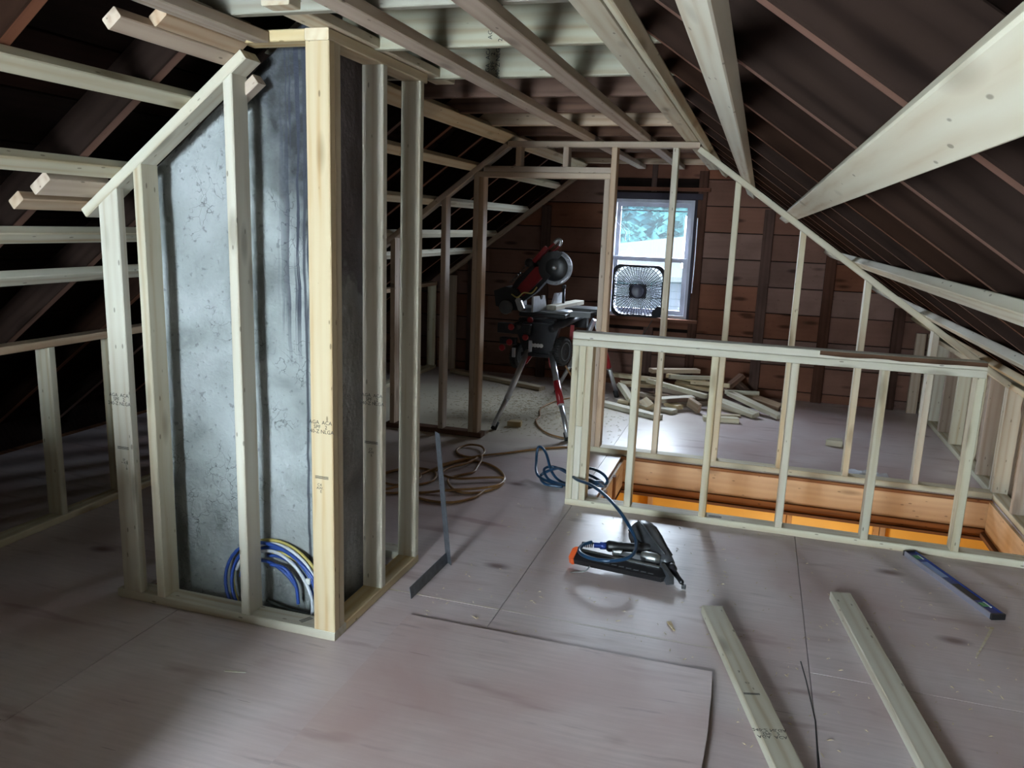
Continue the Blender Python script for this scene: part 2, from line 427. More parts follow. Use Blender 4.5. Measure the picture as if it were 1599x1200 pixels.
def slab_roof(d0, d1):
    out = []
    for fz, xe in ((lz, -5.3), (rz, 3.5)):
        vs = [(xe, Y0 - .1, fz(xe, d0)), (XR, Y0 - .1, fz(XR, d0)), (XR, Y1 + .15, fz(XR, d0)), (xe, Y1 + .15, fz(xe, d0)),
              (xe, Y0 - .1, fz(xe, d1)), (XR, Y0 - .1, fz(XR, d1)), (XR, Y1 + .15, fz(XR, d1)), (xe, Y1 + .15, fz(xe, d1))]
        out.append((vs, [(0, 1, 2, 3), (7, 6, 5, 4), (0, 4, 5, 1), (1, 5, 6, 2), (2, 6, 7, 3), (3, 7, 4, 0)]))
    return join(out)
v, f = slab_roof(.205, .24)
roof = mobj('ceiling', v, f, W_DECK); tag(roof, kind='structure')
for side, fz, nn, ss in (('l', lz, NL, SL), ('r', rz, NR, SR)):
    n = 17 if side == 'l' else 18
    for i in range(n):
        if side == 'l': x = XR - .10 - i * .195
        else: x = XR + .10 + i * .205
        p = V((x, 0, fz(x, .192)))
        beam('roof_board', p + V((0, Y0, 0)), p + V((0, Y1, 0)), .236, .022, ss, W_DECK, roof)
def rf(o):          # side colour carries the shade, lower edge colour the bounce light
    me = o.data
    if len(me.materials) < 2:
        me.materials.append(W_OLDSHADE)
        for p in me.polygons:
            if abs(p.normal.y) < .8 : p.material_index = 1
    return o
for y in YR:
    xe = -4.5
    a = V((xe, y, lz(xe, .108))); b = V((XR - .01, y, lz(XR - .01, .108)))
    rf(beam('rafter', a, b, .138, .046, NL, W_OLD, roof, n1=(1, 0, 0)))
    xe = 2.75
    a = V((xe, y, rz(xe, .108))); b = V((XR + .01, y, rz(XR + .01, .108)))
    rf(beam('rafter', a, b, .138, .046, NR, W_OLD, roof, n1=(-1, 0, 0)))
for y, h, mt in ((-.6, .184, W_TIE), (0.0, .184, W_TIE), (.55, .184, W_TIEN), (1.13, .184, W_TIEN), (1.69, .184, W_TIEN), (2.25, .184, W_TIEN), (2.775, .184, W_TIEN), (3.345, .140, W_TIEN), (3.85, .140, W_TIE), (4.38, .140, W_TIE),
                 (4.94, .14, W_PINK), (5.50, .14, W_TIE), (6.06, .14, W_TIE), (6.62, .14, W_TIE), (7.18, .14, W_TIE), (7.80, .14, W_PINK)):
    y += .0
    z = 2.187 + h / 2
    xa = -1.73 - .02; xb = -.43 + .03
    o = beam('collar_tie', (xa, y, z), (xb, y, z), h, .038, (0, 0, 1), mt, roof,
             n0=tuple(NL), n1=tuple(NR))
    if abs(y - 2.775) < .01:
        stamp(GR, .022, (-.955, y - .0195, 2.26), (0, 0, 1), (-1, 0, 0), o)
    if abs(y - 3.345) < .01:
        stamp(GR, .026, (-1.16, y - .0195, 2.25), (0, 0, 1), (-1, 0, 0), o)
        inkbar((-.90, y - .0196, 2.25), (0, 0, 1), (-1, 0, 0), .07, .03, o, 5)
# strapping, flat under the joists and rafters
YN = -1.2
YE = 7.86
def strap(p, side, y0, y1, mat=W_NEW, w=.076, bow=0.0):
    if side == 'flat': a = V((p, y0, 2.165)); wd = V((1, 0, 0))
    elif side == 'r': a = V((p, y0, rz(p, .019))); wd = SR
    else: a = V((p, y0, lz(p, .019))); wd = SL
    b = a.copy(); b.y = y1
    return beam('strapping', a, b, w, .037, wd, mat, roof, seg=10 if bow else 1, bow=bow)
for p in (-1.16, -.79): strap(p, 'flat', YN, YE, W_PINK, .078)
strap(-.485, 'flat', YN, YE, W_NEW, .085)
strap(-.375, 'r', YN, YE, W_NEW, .05)
strap(-.12, 'r', YN, YE + 0, W_NEW, .082)
strap(.185, 'r', YN, 5.6, W_NEW, .085)
strap(.60, 'r', YN, YE, W_NEW, .078); strap(1.03, 'r', YN, YE, W_NEW, .078); strap(1.40, 'r', YN, YE, W_YEL, .078)
strap(.185, 'r', 5.62, YE, W_NEW, .078)
strap(-1.735, 'l', 3.25, YE, W_YEL, .095); strap(-1.712, 'l', YN, 2.425, W_PINK, .058); strap(-1.655, 'flat', YN, 2.425, W_PINK, .055)
for p in (-1.99, -2.31, -2.64, -2.88):
    if p < -2.4: strap(p, 'l', YN, YE, W_NEW, .066)
    else: strap(p, 'l', YN, 2.56, W_NEW, .066); strap(p, 'l', 3.25, YE, W_NEW if p < -2.1 else W_YEL, .066)
# short offcuts nailed up beside the chimney frame
for p, a, b, w_ in ((-1.805, 1.93, 2.45, .058), (-1.758, 2.06, 2.45, .056), (-2.475, 2.16, 2.52, .06), (-2.395, 2.19, 2.46, .09)):
    if w_: strap(p, 'l', a, b, W_PINK, w_)
beam('nailer_board', (-1.432, 2.17, 2.208), (-1.432, 3.50, 2.208), .095, .034, (1, 0, 0), W_YEL, roof)
# sloped plate up the far gable
beam('sloped_plate', (-3.15, 7.90, lz(-3.15, -.019)), (-1.74, 7.90, lz(-1.74, -.019)), .085, .038, (0, 1, 0), W_PINK, roof)

o = box('wall_eave_left', -4.72, -4.68, Y0, Y1, -.3, .35, W_DECK); tag(o, kind='structure')
o = box('wall_eave_right', 2.90, 2.94, Y0, Y1, -.3, .35, W_DECK); tag(o, kind='structure')
o = box('shade_blocker_low', -1.88, -1.50, .66, .72, 0, .66, W_PINK); tag(o, kind='structure')  # unseen low wall, added only to shade the left floor
o = box('shade_blocker_tall', -3.25, -1.88, .66, .72, 0, 1.0, W_PINK); tag(o, kind='structure')  # taller unseen piece, added to shade the left side
# ------------------------------------------------------------------ floor
HX0, HX1, HY0, HY1 = -.80, 1.53, 4.335, 5.375
holes = [(HX0, HX1, HY0, HY1), (-2.39, -1.50, 2.525, 3.16)]
def cut(rects, h):
    out = []
    for (a, b, c, d) in rects:
        hx0, hx1, hy0, hy1 = max(a, h[0]), min(b, h[1]), max(c, h[2]), min(d, h[3])
        if hx0 >= hx1 or hy0 >= hy1: out.append((a, b, c, d)); continue
        if c < hy0: out.append((a, b, c, hy0))
        if hy1 < d: out.append((a, b, hy1, d))
        if a < hx0: out.append((a, hx0, hy0, hy1))
        if hx1 < b: out.append((hx1, b, hy0, hy1))
    return out
sub = [(-4.7, 2.9, Y0 - .1, Y1 + .1)]
for h in holes: sub = cut(sub, h)
v, f = join([boxv(a, b, c, d, -.24, -.019) for a, b, c, d in sub])
floor = mobj('floor', v, f, W_TRIM); tag(floor, kind='structure')
v, f = join([boxv(a, b, c, d, -.275, -.245) for a, b, c, d in cut([(-4.7, 2.9, Y0 - .1, Y1 + .1)], (HX0 - .3, HX1 + .3, HY0 - .2, 5.6))])
o = mobj('ceiling_below', v, f, W_TRIM); tag(o, kind='structure')
v, f = join([boxv(a, b, c, d, -.243, -.2405) for a, b, c, d in cut([(HX0 - .35, HX1 + .35, HY0 - .25, 5.7)], (HX0 + .02, HX1 - .02, HY0 + .02, 5.62))])
o = mobj('ceiling_below_edge', v, f, W_TRIM); tag(o, kind='structure')
xs = [-4.56, -3.34, -2.12, -.90, .32, 1.54, 2.76]
for i in range(6):
    ys = [-1.98, .46, 2.90, 5.34, 7.78, 7.98] if i >= 2 else [-2.0, 1.65, 4.09, 6.53, 7.98]
    if i in (4,): ys = [-1.98, .46, 2.86, 5.42, 7.86, 7.98]
    for j in range(len(ys) - 1):
        g = .0014
        rs = [(xs[i] + g, xs[i + 1] - g, ys[j] + g, ys[j + 1] - g)]
        for h in holes: rs = cut(rs, h)
        if not rs: continue
        v, f = join([boxv(a, b, c, d, -.018, 0 - .0006 * ((i + j) % 2)) for a, b, c, d in rs])
        mobj('plywood_sheet', v, f, PLY, floor)
# open split running through one sheet
sp = [(.315, 2.30), (.322, 2.55), (.305, 2.8), (.292, 2.93)]
vs = [(x + s * .0025, y, .0006) for x, y in sp for s in (-1, 1)]
mobj('plywood_split', vs, [(0, 1, 3, 2), (2, 3, 5, 4), (4, 5, 7, 6)], BLK, floor)

# pale splintered veneer along one joint
vs, fs = [], []
for i in range(61):
    x = -1.42 + 1.45 * i / 60; w_ = .0015 + .006 * abs(noise.noise(V((x * 9, 0, 0)))) * (1.6 if x < -.9 else .5)
    vs += [(x, 2.905 - w_, .0008), (x, 2.905 + w_ * .4, .0012)]
    if i: a = 2 * i; fs.append((a - 2, a, a + 1, a - 1))
mobj('splintered_edge', vs, fs, W_NEW, floor)
# far side of the stair opening: doubled header, dark trim, then the orange lit wall of the floor below
hd = empty('stair_header', (0.3, 5.39, -.1), 'stair opening edge of fir header boards over dark trim', 'stairwell')
beam('header_board', (-.80, 5.366, -.105), (1.53, 5.366, -.105), .165, .02, (0, 0, 1), W_HEAD, hd)
beam('nosing_strip', (-.80, 5.362, -.012), (1.53, 5.362, -.012), .02, .028, (0, 0, 1), W_TRIM, hd)
beam('lower_trim', (-.80, 5.360, -.215), (1.53, 5.360, -.215), .05, .03, (0, 0, 1), W_TRIM, hd)
beam('lower_trim', (-.80, 5.352, -.252), (1.53, 5.352, -.252), .02, .04, (0, 0, 1), W_TRIM, hd)
beam('side_board', (-.79, 4.34, -.12), (-.79, 5.35, -.12), .19, .02, (0, 0, 1), W_HEAD, hd)
for yy in (4.62, 4.95): beam('joist_end', (-.775, yy, -.02), (-.775, yy, -.23), .05, .02, (0, 1, 0), W_TRIM, hd)
beam('side_board', (1.52, 4.34, -.11), (1.52, 5.35, -.11), .20, .02, (0, 0, 1), W_HEAD, hd)
beam('lower_trim', (1.505, 4.34, -.225), (1.505, 5.34, -.225), .03, .04, (0, 0, 1), W_TRIM, hd)
beam('near_board', (-.80, 4.345, -.12), (1.53, 4.345, -.12), .2, .018, (0, 0, 1), W_HEAD, hd)
ORW = flat('orange_wall_paint', (.90, .56, .12), .5, var=.08, scale=4)
lw = box('wall_below_far', -1.6, 2.6, 5.62, 5.66, -2.6, -.245, ORW); tag(lw, kind='structure')
for x in (-.60, .33, .37, .93, .97):
    beam('stud', (x, 5.585, -2.6), (x, 5.585, -.245), .05, .036, (0, 1, 0), W_HEAD, lw)
o = box('wall_below_near', -1.6, 2.6, 3.4, 3.44, -2.6, -.245, ORW); tag(o, kind='structure')
o = box('wall_below_left', -1.64, -1.6, 3.4, 5.66, -2.6, -.245, ORW); tag(o, kind='structure')
o = box('wall_below_right', 2.6, 2.64, 3.4, 5.66, -2.6, -.245, ORW); tag(o, kind='structure')
o = box('floor_below', -1.64, 2.64, 3.4, 5.66, -2.64, -2.6, PLY2); tag(o, kind='structure')

# ------------------------------------------------------------------ far gable wall with window
WX0, WX1, WZ0, WZ1 = -1.43, -.64, .715, 1.865
def gable_slab(y0, y1, hole, mat, name):
    hx0, hx1, hz0, hz1 = hole
    zt = 2.9
    rects = cut([(-4.7, 2.9, -.3, zt)], (hx0, hx1, hz0, hz1))
    parts = [boxv(a, b, y0, y1, c, d) for a, b, c, d in rects]
    v, f = join(parts); o = mobj(name, v, f, mat); tag(o, kind='structure'); return o
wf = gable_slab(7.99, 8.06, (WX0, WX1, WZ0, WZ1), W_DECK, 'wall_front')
z = .085 - .2475
k = 0
while z < 2.7:
    z0, z1 = z + .004, z + .2425
    segs = [(-4.5, 2.75)]
    if z1 > WZ0 and z0 < WZ1: segs = [(-4.5, WX0), (WX1, 2.75)]
    br = [-2.72, -.57, .65] if k % 2 else [-2.11, -.57, .06, 1.28]
    dz = .012 * (k % 3 - 1)
    for (a, b) in segs:
        cs = [a] + [q for q in br if a < q < b] + [b]
        for a2, b2 in zip(cs, cs[1:]):
            zm = (z0 + z1) / 2
            la = (zm - .15 - 2.145) / .76 - 1.73; ra = -.43 + (2.12 - zm + .15) / .70
            a3, b3 = max(a2, la - .6), min(b2, ra + .6)
            if a3 >= b3 - .1: continue
            d_ = rnd.uniform(-.003, .003)
            beam('plank', (a3 + .001, 7.975 + d_, zm), (b3 - .001, 7.975 + d_, zm), z1 - z0, .022, (0, 0, 1), W_PLANK, wf)
    z += .2475; k += 1
for x, z0, z1 in ((-2.11, 0, 1.78), (.06, 0, 1.80), (.645, 0, 1.40), (1.28, 0, .95), (-2.9, 0, 1.2), (-1.04, 1.94, 2.4), (-1.0, 0, .66)):
    beam('gable_stud', (x, 7.945, z0), (x, 7.945, z1), .095 if x != -1.04 else .05, .036, (1, 0, 0), W_GSTUD, wf)
beam('gable_stud', (-.57, 7.94, 0), (-.57, 7.94, 2.14), .085, .045, (1, 0, 0), W_GSTUD, wf)
beam('gable_stud', (-1.49, 7.94, 0), (-1.49, 7.94, 2.14), .07, .045, (1, 0, 0), W_GSTUD, wf)
beam('header_plank', (-1.5, 7.93, 1.965), (-.50, 7.93, 1.965), .035, .05, (0, 0, 1), W_OLD, wf)
beam('gable_stud', (-3.10, 7.9, .0), (-3.10, 7.9, 1.02), .085, .038, (1, 0, 0), W_PINK, wf)
beam('gable_stud', (1.47, 7.88, .0), (1.47, 7.88, .74), .085, .038, (1, 0, 0), W_PINK, wf)

WFR = flat('painted_sash', (.33, .34, .40), .5, var=.15, scale=8)
WTR = flat('grey_window_casing', (.040, .036, .048), .95, var=.2, scale=6, spec=.05)
glass, nt, b = newmat('window_glass'); nt.nodes.remove(b)
tl = N(nt, 'ShaderNodeBsdfTranslucent'); tl.inputs[0].default_value = (.75, .95, 1, 1)
tr = N(nt, 'ShaderNodeBsdfTransparent'); gl = N(nt, 'ShaderNodeBsdfGlossy'); gl.inputs['Roughness'].default_value = .02
mx = N(nt, 'ShaderNodeMixShader'); mx.inputs[0].default_value = .05
L(nt, tr.outputs[0], mx.inputs[1]); L(nt, gl.outputs[0], mx.inputs[2]); m2 = N(nt, 'ShaderNodeMixShader'); m2.inputs[0].default_value = .006   # translucent veil, adds haze over the outside view
L(nt, mx.outputs[0], m2.inputs[1]); L(nt, tl.outputs[0], m2.inputs[2]); L(nt, m2.outputs[0], nt.nodes['Material Output'].inputs[0])
win = empty('window_1', (-1.035, 7.97, WZ0), kind='structure')
def rectframe(x0, x1, z0, z1, t, y0, y1, tb=None):
    tb = tb or t
    return join([boxv(x0, x0 + t, y0, y1, z0, z1), boxv(x1 - t, x1, y0, y1, z0, z1), boxv(x0 + t, x1 - t, y0, y1, z1 - t, z1), boxv(x0 + t, x1 - t, y0, y1, z0, z0 + tb)])
v, f = rectframe(WX0 - .005, WX1 + .005, WZ0, WZ1, .03, 7.94, 8.08); mobj('window_frame', v, f, WFR, win)
v, f = rectframe(WX0 + .03, WX1 - .03, 1.28, WZ1 - .03, .04, 8.02, 8.05, .028); us = mobj('upper_sash', v, f, WFR, win)
v, f = rectframe(WX0 + .03, WX1 - .03, WZ0 + .03, 1.305, .04, 7.98, 8.01, .045); ls_ = mobj('lower_sash', v, f, WFR, win)
box('glass_pane', WX0 + .07, WX1 - .07, 8.034, 8.038, 1.305, WZ1 - .07, glass, us)
box('glass_pane', WX0 + .07, WX1 - .07, 7.994, 7.998, WZ0 + .075, 1.265, glass, ls_)
box('rail_bar', WX0 + .07, WX1 - .07, 8.02, 8.045, WZ1 - .112, WZ1 - .10, WFR, us)
for nm, a in (('window_casing', (WX1 + .005, WX1 + .075, 7.92, 7.95, WZ0 - .04, WZ1 + .06)), ('window_casing', (WX0 - .075, WX0 - .005, 7.92, 7.95, WZ0 - .04, WZ1 + .06)),
              ('window_casing', (WX0 - .075, WX1 + .075, 7.915, 7.95, WZ1 + .005, WZ1 + .062))):
    box(nm, *a, WTR, win, .003)
box('window_sill', WX0 - .12, WX1 + .12, 7.87, 8.0, WZ0 - .03, WZ0, W_OLD, win, .004)
box('sill_apron', WX0 - .10, WX1 + .10, 7.92, 7.95, WZ0 - .10, WZ0 - .032, W_OLD, win, .003)
sash_wire = tube('hooked_wire', spline([(-1.40, 7.93, 1.66), (-1.34, 7.91, 1.60), (-1.29, 7.90, 1.55), (-1.285, 7.90, 1.47), (-1.28, 7.90, 1.455)]), .004, CW)
tag(sash_wire, 'thin pale hooked wire hanging over the window glass', 'wire')
cd = tube('sash_cord', spline([(-.60, 7.91, 1.70), (-.595, 7.905, 1.3), (-.60, 7.905, .98)]), .004, CW)
tag(cd, 'thin cord hanging down the grey window casing', 'cord')

# near gable, behind the camera, with its window opening
wb = gable_slab(-2.50, -2.45, (-1.78, -.98, .72, 1.88), W_DECK, 'wall_back')

# ------------------------------------------------------------------ knee walls
kr = empty('wall_right', (1.575, 4, 0), kind='structure')
beam('bottom_plate', (1.575, -1.2, .019), (1.575, 7.9, .019), .089, .037, (1, 0, 0), W_NEW, kr)
beam('top_plate', (1.575, -1.2, .722), (1.575, 7.9, .722), .089, .037, (1, 0, 0), W_YEL, kr)
yk = [7.86, 7.45, 7.04, 6.64, 6.23, 5.82, 5.47, 5.425, 5.02, 4.62, 4.21, 3.8, 3.4, 3.0, 2.6]
for i, y in enumerate(yk):
    beam('stud', (1.575, y, .038), (1.575, y, .703), .089, .038, (1, 0, 0), (W_NEW, W_WANE, W_PINK)[i % 3], kr)
box('backing_panel', 1.64, 1.66, -1.2, 7.9, 0, .80, W_PINK, kr)
kl = empty('wall_left', (-3.325, 4, 0), kind='structure')
beam('bottom_plate', (-3.325, -1.2, .019), (-3.325, 7.9, .019), .089, .037, (1, 0, 0), W_NEW, kl)
beam('top_plate', (-3.325, -1.2, .925), (-3.325, 7.9, .925), .089, .037, (1, 0, 0), W_PINK, kl)
for y in (-1, -.7, -.29, .12, .53, .94, 1.35, 1.75, 2.16, 2.56, 2.99, 3.40, 3.81, 4.21, 4.62, 5.02, 5.43, 5.84, 6.25, 6.65, 7.05, 7.46, 7.86):
    beam('stud', (-3.325, y, .038), (-3.325, y, .906), .089, .038, (1, 0, 0), W_NEW, kl)

# ------------------------------------------------------------------ chimney
def chimney():
    X0, X1, YA, YB, ZA, ZB = -2.30, -1.535, 2.61, 3.05, -.22, 2.45
    vs, fs = [], []
    def grid(o, u, v_, nu, nv):
        b0 = len(vs)
        for i in range(nu + 1):
            for j in range(nv + 1):
                p = V(o) + V(u) * i / nu + V(v_) * j / nv
                vs.append(p)
        for i in range(nu):
            for j in range(nv):
                a = b0 + i * (nv + 1) + j; fs.append((a, a + nv + 1, a + nv + 2, a + 1))
    grid((X0, YA, ZA), (X1 - X0, 0, 0), (0, 0, ZB - ZA), 36, 110)
    grid((X1, YA, ZA), (0, YB - YA, 0), (0, 0, ZB - ZA), 20, 110)
    grid((X1, YB, ZA), (X0 - X1, 0, 0), (0, 0, ZB - ZA), 10, 110)
    grid((X0, YB, ZA), (0, YA - YB, 0), (0, 0, ZB - ZA), 10, 110)
    grid((X0, YA, ZB), (X1 - X0, 0, 0), (0, YB - YA, 0), 2, 2)
    out = []
    for p in vs:
        d = noise.noise_vector(p * 3.1) * .010 + noise.noise_vector(p * 11) * .005 + noise.noise_vector(p * 31) * .002
        q = p + d; q.z = min(q.z, lz(q.x, .01), 2.30); out.append(q)
    return mobj('chimney', out, fs, PLASTER, smooth=True)
ch = chimney()
tag(ch, 'cracked grey plastered chimney stack with black soot run, inside the stud framing', 'chimney')

# ------------------------------------------------------------------ framing around the chimney
cf = empty('chimney_framing', (-1.9, 2.48, 0), 'new stud framing boxed around the grey plastered chimney', 'stud frame')
FY = 2.4755
beam('bottom_plate', (-2.42, FY, .019), (-1.406, FY, .019), .089, .038, (0, 1, 0), W_NEW, cf)
o = beam('bottom_plate', (-1.4505, 2.521, .0195), (-1.4505, 3.21, .0195), .089, .038, (1, 0, 0), W_YEL, cf)
d19 = -.0195
def zpl(x): return lz(x, -.040)       # underside of the sloped plate
s1 = beam('stud', (-2.345, 2.4505, .038), (-2.345, 2.4505, zpl(-2.345)), .089, .038, (1, 0, 0), W_NEW, cf, n1=tuple(NL))
s2 = beam('stud', (-2.203, FY, .038), (-2.203, FY, zpl(-2.203)), .038, .089, (1, 0, 0), W_WANE, cf, n1=tuple(NL), seg=16)
s3 = beam('stud', (-1.801, FY, .038), (-1.801, FY, zpl(-1.801)), .038, .089, (1, 0, 0), W_NEW, cf, n1=tuple(NL))
s4 = beam('corner_stud', (-1.4505, 2.4505, .038), (-1.4505, 2.4505, 2.150), .089, .038, (1, 0, 0), W_YEL, cf)
tag(s4, 'yellow-toned corner stud with a grade stamp')
beam('stud', (-1.426, 2.4905, .038), (-1.426, 2.4905, 2.150), .038, .040, (1, 0, 0), W_YEL, cf)
s5 = beam('stud', (-1.4505, 2.845, .039), (-1.4505, 2.845, 2.150), .089, .038, (1, 0, 0), W_NEW, cf)
s6 = beam('stud', (-1.4505, 3.190, .039), (-1.4505, 3.190, 2.150), .089, .038, (1, 0, 0), W_NEW, cf)
beam('sloped_plate', (-2.46, FY, lz(-2.46, d19)), (-1.735, FY, lz(-1.735, d19)), .089, .038, (0, 1, 0), W_NEW, cf)
beam('top_plate', (-1.745, FY, 2.170), (-1.496, FY, 2.170), .089, .038, (0, 1, 0), W_YEL, cf)
beam('top_plate', (-1.4505, 2.431, 2.170), (-1.4505, 3.24, 2.170), .089, .038, (1, 0, 0), W_YEL, cf)
beam('block', (-1.86, FY + .055, lz(-1.86, -.07)), (-1.74, FY + .055, lz(-1.74, -.07)), .05, .038, (0, 1, 0), W_PINK, cf)
for y in (3.24,):
    beam('bottom_plate', (-2.42, y, .019), (-1.50, y, .019), .089, .038, (0, 1, 0), W_NEW, cf)
    beam('stud', (-2.40, y, .038), (-2.40, y, zpl(-2.40)), .089, .038, (0, 1, 0), W_PINK, cf, n1=tuple(NL))
stamp(GR, .020, (-2.35, 2.4312, .862), (1, 0, 0), (0, 0, 1), s1)
inkbar((-2.345, 2.4312, .655), (1, 0, 0), (0, 0, 1), .055, .012, s1)
stamp('SF\n + KD\n     \\\n      B', .014, (-2.345, 2.4312, .60), (1, 0, 0), (0, 0, 1), s1)
stamp(GR, .020, (-1.455, 2.4312, .850), (1, 0, 0), (0, 0, 1), s4)
inkbar((-1.452, 2.4312, .650), (1, 0, 0), (0, 0, 1), .055, .012, s4)
stamp('C4\n AW.\n   E', .015, (-1.462, 2.4312, .615), (1, 0, 0), (0, 0, 1), s4)
stamp(GR, .020, (-1.452, 2.8255, .872), (1, 0, 0), (0, 0, 1), s5)
inkbar((-1.455, 2.8255, .68), (1, 0, 0), (0, 0, 1), .06, .012, s5)
stamp('CF\n AW\n  E', .015, (-1.458, 2.8255, .645), (1, 0, 0), (0, 0, 1), s5)
inkbar((-1.56, 2.48, .0385), (.5, .9, 0), (-.9, .5, 0), .05, .025, cf, 3)

# ------------------------------------------------------------------ partition
PY = 5.4315
pf = empty('partition_frame', (-.5, PY, 0), 'tall stud partition with doorway crossing the attic behind the stair guard', 'stud frame')
def ztl(x): return lz(x, -.040)
def ztr(x): return rz(x, -.040)
beam('bottom_plate', (-2.65, PY, .019), (-1.865, PY, .019), .089, .038, (0, 1, 0), W_TIE, pf)
beam('bottom_plate', (-1.04, PY, .019), (1.53, PY, .019), .089, .038, (0, 1, 0), W_NEW, pf)
beam('top_plate', (-1.73, PY, 2.124), (-.43, PY, 2.124), .089, .038, (0, 1, 0), W_PINK, pf)
beam('sloped_plate', (-3.27, PY, lz(-3.27, d19)), (-1.735, PY, lz(-1.735, d19)), .089, .038, (0, 1, 0), W_PINK, pf)
beam('sloped_plate', (-.435, PY, rz(-.435, d19)), (1.53, PY, rz(1.53, d19)), .089, .038, (0, 1, 0), W_NEW, pf)
for x in (-2.598, -2.196, -1.953): beam('stud', (x, PY, .038), (x, PY, ztl(x)), .089, .038, (0, 1, 0), W_PINK, pf, n1=tuple(NL))
beam('jack_stud', (-1.914, PY, .038), (-1.914, PY, 1.898), .089, .038, (0, 1, 0), W_PINK, pf)
beam('jack_stud', (-1.021, PY, .038), (-1.021, PY, 1.898), .089, .038, (0, 1, 0), W_PINK, pf)
beam('stud', (-.983, PY, .038), (-.983, PY, 2.105), .089, .038, (0, 1, 0), W_PINK, pf)
beam('stud', (-.581, PY, .038), (-.581, PY, 2.105), .089, .038, (0, 1, 0), W_NEW, pf)
for x in (-.170, .254, .670, 1.088): beam('stud', (x, PY, .038), (x, PY, ztr(x)), .089, .038, (0, 1, 0), W_NEW, pf, n1=tuple(NR))
beam('door_header', (-1.935, PY, 1.9175), (-1.002, PY, 1.9175), .089, .038, (0, 1, 0), W_PINK, pf)
beam('door_header', (-1.90, PY, 1.9565), (-1.002, PY, 1.9565), .089, .038, (0, 1, 0), W_PINK, pf)
for x in (-1.651, -1.315): beam('cripple_stud', (x, PY, 1.976), (x, PY, 2.105), .089, .038, (0, 1, 0), W_PINK, pf)
inkbar((-2.60, PY - .0451, 1.10), (1, 0, 0), (0, 0, 1), .034, .03, pf, 4)

# ------------------------------------------------------------------ stair guard
GY = 4.2905
sg = empty('stair_guard', (0, GY, 0), 'low stud guard wall along the open stairwell', 'half wall')
beam('bottom_plate', (-.945, GY, .019), (1.528, GY, .019), .089, .038, (0, 1, 0), W_NEW, sg)
beam('top_plate', (-.945, GY, .952), (1.10, GY, .952), .089, .038, (0, 1, 0), W_NEW, sg)
tp = beam('top_plate', (-.945, GY, .991), (1.10, GY, .991), .089, .038, (0, 1, 0), W_NEW, sg)
bk = beam('bark_strip', (.34, GY - .0455, .996), (1.098, GY - .0455, .996), .026, .004, (0, 0, -1), wood('bark', (.12, .06, .035), (.05, .025, .015)), sg, seg=12, rag=.02)
tag(bk, 'strip of dark bark left along the plate')
for i, x in enumerate((-.926, -.887, -.848)):
    if i == 1:
        beam('post_block', (x, GY, .475), (x, GY, .933), .089, .038, (0, 1, 0), W_NEW, sg)
        beam('post_block', (x, GY, .038), (x, GY, .473), .089, .038, (0, 1, 0), W_NEW, sg)
    else: beam('post_stud', (x, GY, .038), (x, GY, .933), .089, .038, (0, 1, 0), (W_NEW, None, W_WANE)[i], sg)
for x, mt in ((-.586, W_NEW), (-.171, W_WANE), (.231, W_WANE), (.657, W_NEW), (1.081, W_NEW)):
    beam('stud', (x, GY, .038), (x, GY, .933), .089, .038, (0, 1, 0), mt, sg, seg=12, rag=.006 if mt is W_WANE else 0)
inkbar((-.10, GY - .01, .0385), (1, 0, 0), (0, 1, 0), .07, .03, sg, 5)

# ------------------------------------------------------------------ lumber lying about
def board(name, p0, p1, W, T, label, cat, wd=None, mat=W_NEW, group=None, **kw):
    p0, p1 = V(p0), V(p1); d = p1 - p0
    if wd is None: wd = d.cross(V((0, 0, 1)))
    return tag(beam(name, p0, p1, W, T, wd, mat, None, **kw), label, cat, group)
b1 = board('floor_stud', (-.052, 3.19, .0195), (.42, 1.55, .0195), .089, .038, 'pale stud lying on the plywood, chipped edge and black grade stamp', 'lumber', seg=24)
u = (V((.42, 1.55, 0)) - V((-.052, 3.19, 0))).normalized(); sdir = V((u.y, -u.x, 0))
stamp(GR, .020, (.178, 2.36, .0388), -sdir * -1 if False else V((-sdir.x, -sdir.y, 0)), (-u.x * -1, -u.y * -1, 0), b1)
inkbar((.115, 2.575, .0388), sdir, u, .055, .012, b1)
stamp('E', .016, (.07, 2.70, .0388), sdir, u * -1, b1); stamp('CF', .014, (.10, 2.635, .0388), sdir, u * -1, b1)
b2 = board('floor_stud', (.482, 3.53, .0195), (.745, 1.75, .0195), .089, .038, 'pale stud lying on the plywood, unstamped, closest to the spirit level', 'lumber', seg=24)

